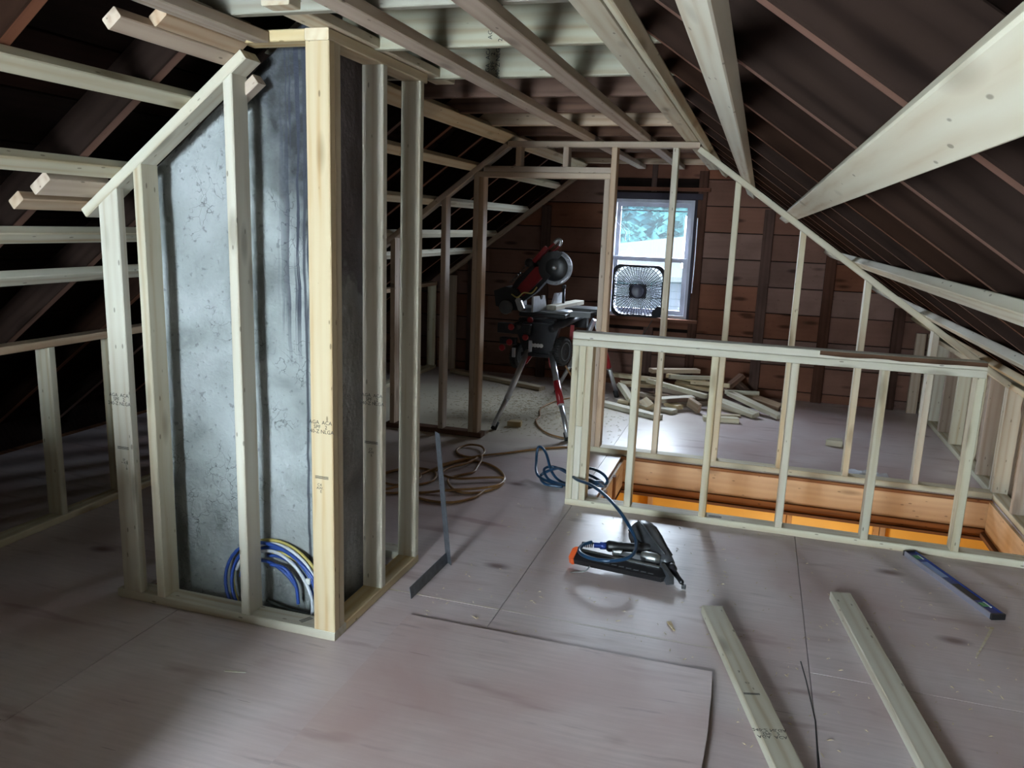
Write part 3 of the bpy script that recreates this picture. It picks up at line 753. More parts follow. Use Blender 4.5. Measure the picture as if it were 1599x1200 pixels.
PILE = [
 ('orange-edged stud offcut at the end of the pile under the window', (-1.27, 7.56, .17), (-.80, 7.46, .17), W_YEL),
 ('long pale offcut topping the back of the pile', (-.88, 7.39, .27), (-.46, 7.66, .26), W_PINK),
 ('pale offcut across the top, touching a guard stud', (-.70, 7.40, .225), (-.32, 7.52, .225), W_NEW),
 ('broad white-topped plank sloping across the front of the pile', (-.89, 7.31, .19), (-.34, 7.20, .11), W_NEW),
 ('flat offcut below the orange-edged one', (-1.16, 7.40, .115), (-.80, 7.50, .115), W_YEL),
 ('offcut leaning down from the pile beside the saw stand foot', (-1.13, 7.26, .13), (-.98, 7.02, .03), W_NEW),
 ('small block lying just beyond the long floor piece', (-1.11, 7.05, .02), (-1.01, 7.04, .02), W_YEL),
 ('longest piece in front of the pile, lying alone on the floor', (-1.25, 6.92, .02), (-.68, 6.57, .02), W_NEW),
 ('short wedge-ended offcut behind the long floor piece', (-.98, 7.07, .02), (-.80, 6.88, .02), W_NEW),
 ('stubby block tilted against the pile front', (-.88, 6.99, .06), (-.80, 6.87, .03), W_YEL),
 ('dark-streaked offcut jutting forward from the pile centre', (-.74, 6.97, .085), (-.45, 7.12, .10), W_WANE),
 ('small block with pale end grain at the pile front', (-.71, 6.90, .02), (-.58, 6.84, .02), W_NEW),
 ('orange block under the dark-streaked offcut', (-.67, 7.05, .045), (-.55, 6.95, .04), W_YEL),
 ('thin block standing on its edge at the pile front', (-.48, 7.05, .08), (-.38, 6.97, .04), W_PINK),
 ('flat pale block lying apart in front of the pile', (-.33, 6.72, .02), (-.04, 6.77, .02), W_NEW),
 ('upper of two parallel boards sliding off the pile', (-.26, 7.27, .075), (.10, 6.98, .03), W_NEW),
 ('lower of two parallel boards sliding off the pile', (-.27, 7.34, .02), (.07, 7.06, .02), W_YEL),
 ('long pale board at the end of the pile nearest the stairs', (-.14, 7.36, .13), (.30, 7.02, .03), W_NEW),
 ('brown-edged board behind the long pale end board', (-.01, 7.54, .09), (.31, 7.42, .03), W_PINK),
 ('grey-white board lying crosswise at the back of the pile', (-.18, 7.45, .12), (.10, 7.58, .11), W_NEW),
 ('orange-ended offcut poking past a guard stud', (-.50, 7.42, .19), (-.15, 7.40, .19), W_YEL),
 ('shadowed board propped up at the back of the pile', (-.24, 7.50, .08), (-.05, 7.62, .26), W_TIE),
 ('dark short board leaning down behind the pile', (-.12, 7.62, .20), (.04, 7.76, .05), W_TIE),
 ('thin sliver lying by the flat pale block', (-.20, 6.93, .012), (-.03, 6.98, .012), W_YEL),
 ('offcut under the top boards, pile centre', (-.65, 7.50, .15), (-.30, 7.47, .13), W_YEL),
 ('brown-sided board beneath the broad white plank', (-.80, 7.36, .11), (-.42, 7.38, .06), W_PINK),
 ('orange board sandwiched high in the pile', (-.74, 7.60, .20), (-.36, 7.50, .19), W_YEL),
 ('short block low in the pile by its open end', (-.95, 7.28, .06), (-.78, 7.22, .04), W_PINK),
 ('bottom board hidden deep inside the pile', (-.90, 7.50, .02), (-.35, 7.35, .02), W_PINK),
 ('middle bottom board running lengthwise under the pile', (-.60, 7.15, .02), (-.20, 7.5, .02), W_PINK),
]
for i, (lb, a, b_, mt) in enumerate(PILE):
    T = .038; Wd = .089
    if 'sliver' in lb: T = .016; Wd = .05
    wd = None
    if 'edge at' in lb or 'upper of two' in lb: pass
    d = V(b_) - V(a); wd = d.cross(V((0, 0, 1))) + V((0, 0, rnd.uniform(-.12, .12) if a[2] > .05 else 0))
    if 'on its edge' in lb: wd = V((0, 0, 1)) + d.cross(V((0, 0, 1)))
    board('lumber_offcut', a, b_, Wd, T, lb, 'offcut', wd, mt, 'offcuts in the lumber pile')
board('lumber_offcut', (-3.02, 7.74, .02), (-1.90, 7.27, .02), .089, .038, 'long stud lying loose on the floor along the gable behind the saw', 'lumber', mat=W_YEL)
# wedge-cut blocks
v, f = prism([(-.055, -.04), (.055, -.04), (.055, .04), (-.03, .04)], (-1.745, 5.86, 0), (1, .15, 0), (-.15, 1, 0), 0, .04)
tag(mobj('wood_block', v, f, W_YEL), 'small wood block lying alone on the sawdust by the saw stand leg', 'block')
v, f = prism([(-.06, -.045), (.06, -.045), (.06, .045), (-.02, .045)], (.68, 6.35, 0), (1, 0, 0), (0, 1, 0), 0, .045)
tag(mobj('wood_block', v, f, W_NEW), 'pale angle-cut block lying alone on the far floor beyond the stairs', 'block')
# scrap of crumpled white wrap
vs, fs = [], []
for i in range(15):
    for j in range(9):
        p = V((.70 + .27 * i / 14, 5.53 + .15 * j / 8 + .02 * math.sin(i), 0))
        e = min(i, 14 - i, j * 1.5, (8 - j) * 1.5) / 5
        vs.append(p + V((0, 0, .004 + min(1, e) * (.02 + .03 * abs(noise.noise(p * 16))))))
for i in range(14):
    for j in range(8): a = i * 9 + j; fs.append((a, a + 9, a + 10, a + 1))
tag(mobj('plastic_wrap', vs, fs, flat('white_wrap', (.7, .74, .82), .25)), 'crumpled white plastic wrap on the floor behind the partition plate', 'wrap')
for nm, a, b_, r_, lb in (('wood_splinter', (1.075, 3.50, .006), (.945, 3.20, .005), .006, 'long dry splinter on the floor by the end of the spirit level'),
                          ('wood_sliver', (-1.662, 2.12, .003), (-1.589, 2.135, .003), .005, 'small white sliver alone on the dark floor before the chimney frame'),
                          ('wood_shaving', (-1.21, 2.70, .006), (-.60, 2.81, .003), .003, 'thin splinter line beside the loose plywood edge'),
                          ('wood_chip', (-.215, 3.05, .008), (-.185, 2.985, .008), .009, 'small brown chip beside the chipped stud')):
    v, f = prism([(0, -r_), ((V(b_) - V(a)).length, -r_ * .3), ((V(b_) - V(a)).length, r_ * .3), (0, r_)], (a[0], a[1], .0012), V(b_) - V(a), (0, 0, 1) if False else V((0, 0, 1)).cross(V(b_) - V(a)), 0, r_ * .6)
    if nm != 'wood_shaving': tag(mobj(nm, v, f, W_YEL if 'chip' in nm else W_NEW), lb, 'splinter')

# loose sheet of plywood on the floor
vs, fs = [], []
nx, ny = 24, 40
for t in (0, 1):
    for i in range(nx + 1):
        for j in range(ny + 1):
            x = -1.228 + 1.205 * i / nx; y = 2.715 - 2.40 * j / ny
            if i == nx: x += .006 * noise.noise(V((0, y * 4, 0))) + .007 * math.sin((2.715 - y) * 5.2) * (j > 0)
            dip = (.012 * max(0, 1 - (nx - i) / 5)) * abs(math.sin((2.715 - y) * 3.2 + .3))
            vs.append((x + .0 * t, y, .0022 + dip + .0065 * t))
n1 = (nx + 1) * (ny + 1)
for t in (0, 1):
    for i in range(nx):
        for j in range(ny):
            a = t * n1 + i * (ny + 1) + j
            q = (a, a + 1, a + ny + 2, a + ny + 1); fs.append(q if t == 0 else q[::-1])
ed = [i * (ny + 1) for i in range(nx + 1)] + [nx * (ny + 1) + j for j in range(1, ny + 1)] + [i * (ny + 1) + ny for i in range(nx - 1, -1, -1)] + [j for j in range(ny - 1, 0, -1)]
for k in range(len(ed)):
    a, b_ = ed[k], ed[(k + 1) % len(ed)]; fs.append((a, b_, b_ + n1, a + n1))
lp = mobj('loose_plywood', vs, fs, PLY2, smooth=False); tag(lp, 'loose thin plywood sheet with a wavy split edge lying over the floor', 'plywood')

# sawdust and chips: uncountable
parts = []
r2 = random.Random(3)
for i in range(2600):
    if i < 1900:
        x = r2.gauss(-1.75, .45); y = r2.gauss(6.5, .55)
        if not (-3.1 < x < -.9 and 5.55 < y < 7.8): continue
    else:
        x = r2.uniform(-1.2, 1.4); y = r2.uniform(1.2, 4.2)
        if -1.25 < x < 0 and y < 2.75: continue
        if x > 1.45 or -.75 < x < -.15 and 3.3 < y < 3.8: continue
    a = r2.uniform(0, 3.14); l = r2.uniform(.003, .012) if i > 1900 else r2.uniform(.004, .022); w_ = r2.uniform(.0008, .003)
    c_, s_ = math.cos(a), math.sin(a)
    parts.append(([(x - c_ * l - s_ * w_, y - s_ * l + c_ * w_, .001), (x + c_ * l, y + s_ * l, .003), (x - c_ * l + s_ * w_, y - s_ * l - c_ * w_, .001), (x, y, .005)], [(0, 2, 1), (0, 1, 3), (1, 2, 3), (2, 0, 3)]))
v, f = join(parts)
sd = mobj('sawdust', v, f, flat('sawdust', (.5, .41, .26), .9, var=.3)); tag(sd, 'pale sawdust and wood chips scattered over the floor', 'sawdust', kind='stuff')

# ------------------------------------------------------------------ cables, cords, hose
cc = empty('cable_coil', (-1.75, 2.60, 0), 'coil of blue, yellow and white cable standing inside the chimney frame', 'cable')
def loopc(cx, cz, rx, rz_, y, tilt, a0, a1, n=26):
    out = []
    for i in range(n + 1):
        a = R(a0 + (a1 - a0) * i / n)
        out.append((cx + rx * math.cos(a) + tilt * rz_ * math.sin(a), y + .018 * math.sin(a * 1.7 + cx * 30), cz + rz_ * math.sin(a)))
    return out
for i, (mt, rx, rzz, dx, dy, a0, a1) in enumerate([(CB, .215, .195, .0, .0, -40, 230), (CY, .225, .205, .01, .012, -35, 232), (CW, .205, .20, .02, -.01, -42, 160),
        (CB, .185, .175, .01, .008, -50, 170), (CY, .190, .165, .03, -.008, -45, 100), (CG, .195, .185, .015, .016, -45, 200), (CW, .17, .165, .0, 0, -50, 130),
        (CB, .16, .14, .01, .012, -60, 110), (CB, .235, .20, -.01, -.006, -30, 210), (CB, .13, .12, -.03, .01, 20, 120)]):
    tube('cable', loopc(-1.745 + dx, .085, rx, rzz, 2.566 + dy, -.12, a0, a1), .0075 if mt is not CG else .006, mt, cc, 7)
tube('cable', spline([(-1.77, 2.562, .20), (-1.70, 2.562, .19), (-1.655, 2.562, .13), (-1.645, 2.562, .05)]), .0075, CB, cc)
box('cable_tag', -1.60, -1.58, 2.545, 2.56, .15, .175, WHT, cc, .003)
t = tube('floor_cable', spline([(-1.80, 2.575, .03), (-1.70, 2.565, .015), (-1.58, 2.56, .01), (-1.53, 2.56, .01)]), .006, CG)
tag(t, 'thin dark cable along the inner edge of the chimney frame plate', 'cable')

def z3(pts, z=.008): return [(p[0], p[1], p[2] if len(p) > 2 else z) for p in pts]
ec = empty('extension_cord', (-1.6, 4.6, 0), 'flat tan extension cord loosely coiled on the plywood, tail running to the saw', 'cord')
tube('cord_tail', spline(z3([(-1.209, 5.40), (-1.388, 5.261), (-1.565, 5.07), (-1.69, 4.93, .012), (-1.78, 4.77, .012), (-1.88, 4.52, .012), (-1.93, 4.30), (-1.90, 4.15)])), .0078, ORC, ec)
tube('cord_loop', spline(z3([(-1.69, 4.88, .018), (-1.70, 5.0, .02), (-1.77, 5.12, .02), (-1.87, 5.13, .015), (-1.91, 5.02), (-1.86, 4.91), (-1.76, 4.87, .01), (-1.69, 4.90, .022)])), .0078, ORC, ec)
tube('cord_loop', spline(z3([(-1.70, 4.93, .02), (-1.66, 4.82, .015), (-1.64, 4.68), (-1.63, 4.57), (-1.70, 4.46), (-1.72, 4.38, .012), (-1.68, 4.28, .012), (-1.59, 4.19), (-1.49, 4.20), (-1.41, 4.30), (-1.385, 4.47), (-1.47, 4.66), (-1.62, 4.79), (-1.76, 4.78), (-1.84, 4.66), (-1.86, 4.5)])), .0078, ORC, ec)
tube('cord_loop', spline(z3([(-1.86, 4.60, .02), (-1.80, 4.72, .02), (-1.70, 4.84, .025), (-1.72, 4.70, .02), (-1.79, 4.55, .02), (-1.78, 4.42, .02), (-1.66, 4.38, .02), (-1.50, 4.47, .02), (-1.40, 4.50, .02), (-1.39, 4.36, .02), (-1.50, 4.24, .02), (-1.63, 4.16, .02), (-1.75, 4.10), (-1.86, 4.05)])), .0078, ORC, ec)
tube('cord_loop', spline(z3([(-1.86, 4.05), (-1.70, 3.98), (-1.55, 4.0), (-1.46, 4.13), (-1.44, 4.25, .012)])), .0078, ORC, ec)
tube('cord_loop', spline(z3([(-1.86, 4.05), (-1.98, 4.0), (-2.10, 4.12), (-2.12, 4.35), (-2.0, 4.5), (-1.86, 4.48), (-1.80, 4.33), (-1.86, 4.2), (-2.02, 4.15), (-2.16, 4.25)])), .0078, ORC, ec)
tube('cord_loop', spline(z3([(-2.02, 3.95), (-2.14, 4.05), (-2.16, 4.25), (-2.05, 4.42, .02), (-1.92, 4.38, .02), (-1.88, 4.24, .02), (-1.98, 4.02, .02), (-2.1, 3.92), (-2.2, 3.98)])), .0078, ORC, ec)
sc = tube('saw_power_cord', spline(z3([(-1.55, 6.3, .60), (-1.50, 6.6, .35), (-1.42, 6.95, .05), (-1.55, 7.05, .01), (-1.66, 6.80, .008), (-1.70, 6.50, .008), (-1.63, 6.20, .008), (-1.62, 6.05, .008), (-1.53, 5.84, .008), (-1.40, 5.68, .008), (-1.22, 5.60, .008), (-1.16, 5.52, .008), (-1.209, 5.40, .008)])), .007, ORC)
tag(sc, 'tan power cord drooping from the saw stand and winding over sawdust', 'cord')
ah = empty('air_hose', (-1.0, 4.5, 0), 'dark blue air hose looping past the guard post to the nail gun', 'hose')
tube('hose_line', spline([(-1.02, 4.50, .015), (-1.13, 4.50, .02), (-1.19, 4.62, .03), (-1.10, 4.60, .09), (-1.0, 4.42, .15), (-.87, 4.20, .175), (-.76, 4.06, .20), (-.657, 3.915, .205), (-.57, 3.77, .20), (-.50, 3.66, .175), (-.44, 3.57, .13),
     (-.425, 3.47, .11), (-.455, 3.39, .10), (-.53, 3.345, .095), (-.62, 3.37, .085), (-.68, 3.43, .08), (-.68, 3.50, .085), (-.645, 3.545, .09)]), .009, BLUEH, ah)
tube('hose_loop', spline([(-1.02, 4.50, .015), (-1.20, 4.60, .03), (-1.26, 4.76, .08), (-1.26, 4.80, .16), (-1.20, 4.76, .14), (-1.13, 4.66, .05), (-1.05, 4.60, .012), (-.96, 4.58, .012), (-.88, 4.56, .02)]), .009, BLUEH, ah)
tube('hose_loop', spline([(-.88, 4.56, .03), (-1.0, 4.64, .05), (-1.12, 4.70, .07), (-1.18, 4.66, .06), (-1.12, 4.56, .03), (-1.0, 4.52, .02), (-.90, 4.50, .02)]), .009, BLUEH, ah)
for i in range(5):
    c0 = V((-.865 + .008 * i, 4.47 + .012 * i, .05 + .012 * i))
    pts = [(c0.x + .085 * math.cos(a), c0.y + .06 * math.sin(a), c0.z + .035 * math.cos(a + i)) for a in [2 * math.pi * k / 20 for k in range(20)]]
    tube('hose_loop', pts, .009, BLUEH, ah, closed=True)

# ------------------------------------------------------------------ framing square
fs_ = empty('framing_square', (-1.292, 3.2, 0), 'steel framing square leaning against the chimney frame studs', 'square')
SQM = flat('worn_square_steel', (.13, .14, .16), .5, .5, var=.25)
v, f = prism([(0, 0), (.41, 0), (.41, .052), (.0, .052)], (-1.272, 3.262, .001), (-.02, -1, 0), (-.155, 0, 1), -.0013, .0013)
mobj('square_tongue', v, f, SQM, fs_)
v, f = prism([(0, 0), (.052, 0), (.046, .65), (0, .65)], (-1.285, 3.262, .001), (.75, -.66, 0), (-.165, 0, 1), -.0013, .0013)
mobj('square_blade', v, f, SQM, fs_)
parts = []
for i in range(30):
    parts.append(([(-1.272 - .155 * z_ + .0016, y_, z_) for y_, z_ in ((3.262, .06 + .019 * i), (3.252, .06 + .019 * i), (3.252, .061 + .019 * i), (3.262, .061 + .019 * i))], [(0, 1, 2, 3)]))
v, f = join(parts); mobj('ruler_marks', v, f, INK, fs_)

# ------------------------------------------------------------------ spirit level
lv = empty('spirit_level', (1.0, 3.87, 0), 'blue spirit level lying on the floor at the foot of the stair guard', 'level')
la, lb_ = V((.868, 4.21, .0)), V((1.118, 3.585, .0))
ld = (lb_ - la).normalized(); ln = V((ld.y, -ld.x, 0)) * -1        # ln points to +x side
LL = (lb_ - la).length
def lvbox(nm, a, b_, c, d, z0, z1, mt, bev=0):
    m = frame(la, ld, ln); vs_, fs2 = boxv(a, b_, c, d, z0, z1)
    return box(nm, a, b_, c, d, z0, z1, mt, lv, bev, w=m)
# local Z may point down: make it point up
m_ = frame(la, ld, ln)
sgn = 1 if m_.to_3x3()[2][2] > 0 else -1
def LB(nm, a, b_, c, d, z0, z1, mt, bev=0):
    z0, z1 = sorted((z0 * sgn, z1 * sgn)); return lvbox(nm, a, b_, c, d, z0, z1, mt, bev)
LVS = flat('level_rail', (.42, .42, .52), .35, .6)
LB('edge_rail', .012, LL - .012, -.031, -.024, .0, .026, LVS, .001)
LB('edge_rail', .012, LL - .012, .024, .031, .0, .026, BLUE, .001)
LB('web', .012, LL - .012, -.024, .024, .005, .021, BLUE)
LB('end_cap', 0, .013, -.032, .032, 0, .027, BLK, .002)
LB('end_cap', LL - .013, LL, -.032, .032, 0, .027, BLK, .002)
LB('label_plate', .13, .30, -.018, .016, .021, .0218, flat('pale_blue_plate', (.25, .36, .62), .4))
LB('grip_recess', .37, .53, -.020, .020, .021, .0216, BLK)
for a in (.075, .575):
    LB('vial', a - .018, a + .018, -.016, .012, .021, .024, flat('vial_green', (.10, .32, .16), .15), .002)
    LB('vial_window', a - .026, a + .026, .012, .02, .021, .0235, flat('vial_white', (.65, .7, .72), .3), .001)

# ------------------------------------------------------------------ nail gun
ng = empty('nail_gun', (-.45, 3.5, 0), 'black and grey pneumatic nail gun with orange magazine end lying on the plywood', 'nail gun')
NG = flat('gun_grey', (.075, .08, .09), .38, .3, var=.25, scale=18)
NS = flat('gun_silver', (.40, .42, .42), .35, .8, var=.2)
ma, mb_ = V((-.705, 3.462, .038)), V((-.262, 3.405, .030))
dm = (mb_ - ma).normalized()
nn_ = V((-dm.y, dm.x, 0))
v, f = prism([(0, -.030), (.42, -.018), (.445, .0), (.445, .030), (.40, .040), (0, .036)], ma, dm, V((nn_.x * .9, nn_.y * .9, .45)), -.016, .016)
mobj('magazine', v, f, BLK, ng)
v, f = prism([(.02, .030), (.40, .034), (.40, .042), (.02, .040)], ma, dm, V((nn_.x * .9, nn_.y * .9, .45)), .004, .022)
mobj('magazine_rail', v, f, NS, ng)
for i in range(7):
    p = ma + dm * (.15 + .035 * i)
    v, f = prism([(0, -.012), (.024, -.010), (.024, -.004), (0, -.006)], p, dm, V((nn_.x * .9, nn_.y * .9, .45)), .0162, .0175)
    mobj('magazine_slot', v, f, GREY, ng)
v, f = prism([(-.022, -.026), (-.006, -.034), (.004, -.030), (.004, .046), (-.010, .044), (-.022, .03)], ma, dm, V((nn_.x * .9, nn_.y * .9, .45)), -.019, .021)
mobj('magazine_end_cap', v, f, ORG, ng)
# driver housing: axis from the cap end down to the nose
ca, cb = V((-.452, 3.795, .085)), V((-.262, 3.50, .052))
dv = (cb - ca)
v, f = lathe([(0, .034), (.008, .058), (.022, .068), (.075, .071), (.09, .066), (.16, .060), (.23, .047), (.30, .038), (.345, .028)], ca, dv, 28)
o = mobj('driver_housing', v, f, NG, ng, smooth=True)
v, f = lathe([(-.004, .022), (.0, .030), (.006, .034), (.010, .030)], ca, dv, 20); mobj('exhaust_cap', v, f, BLK, ng, smooth=True)
for k in range(6):
    a = 2 * math.pi * k / 6 + .3
    m = frame(ca, dv, V((0, 0, 1)))
    p = [m @ V((x, r_ * math.cos(a), r_ * math.sin(a))) for x, r_ in ((.015, .067), (.08, .073), (.16, .063), (.24, .048), (.31, .039))]
    tube('housing_rib', p, .004, BLK if k % 2 else NG, ng)
na, nb = V((-.262, 3.50, .048)), V((-.192, 3.392, .022))
v, f = lathe([(0, .026), (.03, .022), (.035, .014), (.09, .011), (.12, .012), (.128, .008)], na, nb - na, 16)
mobj('nose', v, f, BLKM, ng, smooth=True)
v, f = prism([(0, -.02), (.10, -.028), (.12, -.01), (.10, .018), (0, .02)], V((-.30, 3.465, .055)), nb - na, (0, .3, 1), -.012, .012); mobj('safety_arm', v, f, NG, ng)
box('nose_tip', -.196, -.176, 3.372, 3.392, .004, .022, BLK, ng, .003)
# handle, trigger and air fitting
ha, hb = V((-.335, 3.615, .075)), V((-.575, 3.56, .075))
v, f = lathe([(0, .030), (.03, .026), (.12, .022), (.19, .024), (.235, .028), (.245, .022)], ha, hb - ha, 18); mobj('handle', v, f, BLK, ng, smooth=True)
v, f = lathe([(0, .018), (.03, .018), (.032, .013), (.06, .013)], hb, hb - ha, 14); mobj('air_fitting', v, f, BLUE, ng, smooth=True)
tube('fitting_spring', [hb + (hb - ha).normalized() * (.062 + .0012 * i) + V((0, .012 * math.cos(i * .9), .012 * math.sin(i * .9))) for i in range(46)], .003, BLK, ng, 5)
v, f = prism([(0, 0), (.05, 0), (.045, .03), (.01, .035)], V((-.49, 3.53, .065)), (-1, -.2, 0), (.1, -1, 0), -.01, .014); mobj('trigger', v, f, NS, ng)
v, f = prism([(0, -.018), (.11, -.022), (.125, .0), (.11, .022), (0, .02)], V((-.50, 3.50, .06)), (1, -.1, 0), (0, 1, .1), -.014, .014); mobj('magazine_bracket', v, f, NG, ng)
v, f = lathe([(0, .020), (.02, .026), (.07, .026), (.09, .018)], V((-.40, 3.52, .07)), (1, -.15, 0), 16); mobj('valve_body', v, f, NS, ng, smooth=True)
tube('belt_hook', spline([(-.62, 3.40, .03), (-.64, 3.375, .012), (-.69, 3.36, .006), (-.70, 3.35, .006)]), .003, NS, ng)

# ------------------------------------------------------------------ saw stand
st = empty('saw_stand', (-1.55, 6.3, 0), 'folding wheeled saw stand with red-sleeved silver legs, on the sawdust', 'saw stand')
for x, mt in ((-1.475, BLKM), (-1.76, BLKM)):
    tube('rail', [(x, 5.86, .80), (x + .01, 7.25, .80)], .030, mt, st, 18)
for y in (6.0, 6.95):
    v, f = prism([(-.20, -.21), (.02, -.21), (.075, .0), (.06, .03), (-.27, .03), (-.27, -.03)] if y < 6.5 else [(-.2, -.1), (.1, -.1), (.1, .03), (-.3, .03)], (-1.52, y, .79), (1, 0, 0), (0, 0, 1), -.045, .045)
    mobj('centre_bracket', v, f, BLKM, st)
box('bracket_lip', -1.74, -1.48, 5.94, 6.02, .555, .585, BLKM, st, .004)
lp_ = box('label_strip', -1.662, -1.565, 5.9525, 5.9545, .628, .664, BLK, st)
parts = [lathe([(0, .016), (.0015, .016)], (-1.655 + .0255 * i, 5.9525, .646), (0, -1, 0), 18) for i in range(4)]
v, f = join(parts); mobj('label_ovals', v, f, WHT, lp_)
LEGS = [((-1.69, 5.97, .60), (-1.858, 5.66, 0), False), ((-1.50, 5.97, .60), (-1.242, 5.58, 0), True),
        ((-1.36, 6.95, .76), (-1.755, 7.26, 0), False), ((-1.35, 6.97, .76), (-1.17, 7.30, 0), True)]
for a, b_, red in LEGS:
    a, b_ = V(a), V(b_); mdl = a + (b_ - a) * .50
    lg = tube('leg', [a, a + (b_ - a) * .62], .024, ALU, st, 14)
    tube('leg_extension', [a + (b_ - a) * .55, b_ + V((0, 0, .03))], .019, ALU, lg, 14)
    if red: tube('red_sleeve', [a + (b_ - a) * .34 + V((0, 0, 0)), a + (b_ - a) * .60], .0275, RED, lg, 14)
    tube('foot', [b_ + (a - b_).normalized() * .07, b_ + V((0, 0, .004))], .023, RUB, lg, 14)
def wheel(c, axv, r, nm='wheel'):
    axv = V(axv).normalized(); c = V(c)
    v, f = lathe([(-.028, r * .62), (-.032, r * .8), (-.024, r * .96), (0, r), (.024, r * .96), (.032, r * .8), (.028, r * .62)], c, axv, 36)
    wo = mobj(nm, v, f, RUB, st, smooth=True)
    v, f = lathe([(-.02, r * .6), (-.012, r * .58), (-.03, r * .18), (.03, r * .18), (.012, r * .58), (.02, r * .6)], c, axv, 28)
    mobj('wheel_hub', v, f, BLK, wo, smooth=True)
    pts = [c + axv * .029 + (frame((0, 0, 0), axv, (0, 0, 1)) @ V((0, r * .63 * math.cos(t), r * .63 * math.sin(t)))) for t in [2 * math.pi * k / 30 for k in range(30)]]
    pts2 = [p - axv * .058 for p in pts]
    tube('wheel_rim', pts, .004, GREY, wo, closed=True); tube('wheel_rim', pts2, .004, GREY, wo, closed=True)
    import itertools
    parts = []
    m = frame(c, axv, (0, 0, 1))
    for k in range(34):
        a = 2 * math.pi * k / 34
        parts.append(tubev([m @ V((-.028, (r + .001) * math.cos(a), (r + .001) * math.sin(a))), m @ V((.028, (r + .001) * math.cos(a + .08), (r + .001) * math.sin(a + .08)))], .0035, 4))
    v, f = join(parts); mobj('tyre_tread', v, f, RUB, wo)
wheel((-1.425, 6.04, .602), (1, -.28, 0), .112)
wheel((-1.80, 6.08, .53), (1, -.28, 0), .10)
# tool mounts and work stops at the near end
for nm, a in (('work_stop', (-1.925, -1.655, 5.88, 5.93, .735, .815)), ('work_stop', (-1.91, -1.775, 5.90, 5.95, .645, .70)), ('tool_mount', (-1.80, -1.50, 6.04, 6.12, .80, .845)), ('tool_mount', (-1.80, -1.50, 6.60, 6.68, .83, .85))):
    box(nm, *a, BLKM, st, .005)
for x, y, z in ((-1.80, 5.87, .792), (-1.69, 6.02, .838), (-1.81, 5.87, .672), (-1.69, 5.90, .715), (-1.872, 5.88, .622)):
    v, f = lathe([(0, .010), (.012, .012), (.014, .024), (.028, .026), (.034, .020)], (x, y, z), (0, -1, 0), 9); mobj('clamp_knob', v, f, RED, st)
for x, z0, z1 in ((-1.655, .60, .69), (-1.79, .545, .62)):
    box('steel_bracket', x - .014, x + .014, 5.90, 5.915, z0, z1, ALU, st, .003)
box('latch_plate', -1.70, -1.655, 5.885, 5.90, .735, .80, ALU, st, .003)
for a, b_ in (((-1.66, 5.95, .565), (-1.70, 5.93, .49)), ((-1.50, 5.95, .56), (-1.475, 5.93, .475)), ((-1.40, 6.25, .79), (-1.395, 6.22, .67)), ((-1.30, 6.90, .83), (-1.29, 6.85, .72))):
    d = V(b_) - V(a)
    v, f = prism([(0, -.014), (d.length * .8, -.018), (d.length, 0), (d.length * .8, .012), (0, .014)], a, d, (1, 0, 0), -.008, .008); mobj('release_lever', v, f, RED, st)
v, f = prism([(0, -.02), (.12, -.03), (.16, .0), (.1, .03), (0, .02)], (-1.27, 6.88, .84), (.15, -.1, -1), (1, 0, 0), -.012, .012); mobj('leg_latch', v, f, ALU, st)

# ------------------------------------------------------------------ mitre saw
ms = empty('mitre_saw', (-1.62, 6.35, .85), 'black and red mitre saw with raised blade, clamped on its stand', 'saw')
SY = 6.35
box('saw_base', -1.83, -1.44, 6.14, 6.60, .846, .882, BLKM, ms, .008)
box('base_extension', -1.62, -1.22, 6.48, 6.74, .85, .905, BLK, ms, .006)
v, f = lathe([(0, .165), (.006, .17), (.012, .165)], (-1.60, SY, .882), (0, 0, 1), 40); mobj('turntable', v, f, ALU, ms, smooth=True)
v, f = prism([(0, -.05), (.20, -.03), (.22, .03), (0, .05)], (-1.47, SY, .862), (1, 0, 0), (0, 1, 0), -.012, .03); mobj('mitre_arm', v, f, BLK, ms)
box('label_plate', -1.30, -1.235, 6.475, 6.479, .862, .892, GREY, ms, .002)
v, f = prism([(0, 0), (.235, 0), (.235, .03), (.20, .125), (.165, .125), (.15, .095), (.12, .095), (.105, .125), (0, .125)], (-1.70, 6.08, .892), (.22, 1, 0), (0, 0, 1), -.008, .008)
FEN = flat('pale_fence', (.62, .65, .70), .35, .5, var=.1)
fe = mobj('fence', v, f, FEN, ms)
v, f = prism([(0, 0), (.02, .035), (.07, .13), (.12, .13), (.13, .10), (.155, .13), (.25, .13), (.25, 0)], (-1.63, 6.40, .892), (.22, 1, 0), (0, 0, 1), -.008, .008)
mobj('fence', v, f, FEN, ms)
box('fence_label', -1.698, -1.695, 6.09, 6.12, .98, 1.0, BLK, fe)
tube('bevel_post', [(-1.56, 6.55, .90), (-1.56, 6.55, 1.06)], .012, BLK, ms, 12)
v, f = lathe([(0, .018), (.025, .02), (.03, .012)], (-1.56, 6.55, 1.06), (0, 0, 1), 10); mobj('clamp_knob', v, f, BLK, ms)
for dy in (-.05, .05): tube('slide_rod', [(-1.93, SY + dy, .905), (-1.70, SY + dy, .90)], .013, ALU, ms, 14)
v, f = prism([(-.14, -.045), (-.04, -.075), (.08, -.07), (.08, .04), (.04, .10), (-.06, .12), (-.16, .08)], (-1.93, SY, .95), (1, 0, 0), (0, 0, 1), -.085, .085)
mobj('pivot_housing', v, f, BLK, ms)
v, f = lathe([(0, .05), (.01, .058), (.06, .058), (.07, .048)], (-1.965, SY - .16, .905), (0, 1, 0), 22); mobj('dust_elbow', v, f, flat('smoky_plastic', (.09, .09, .10), .25), ms, smooth=True)
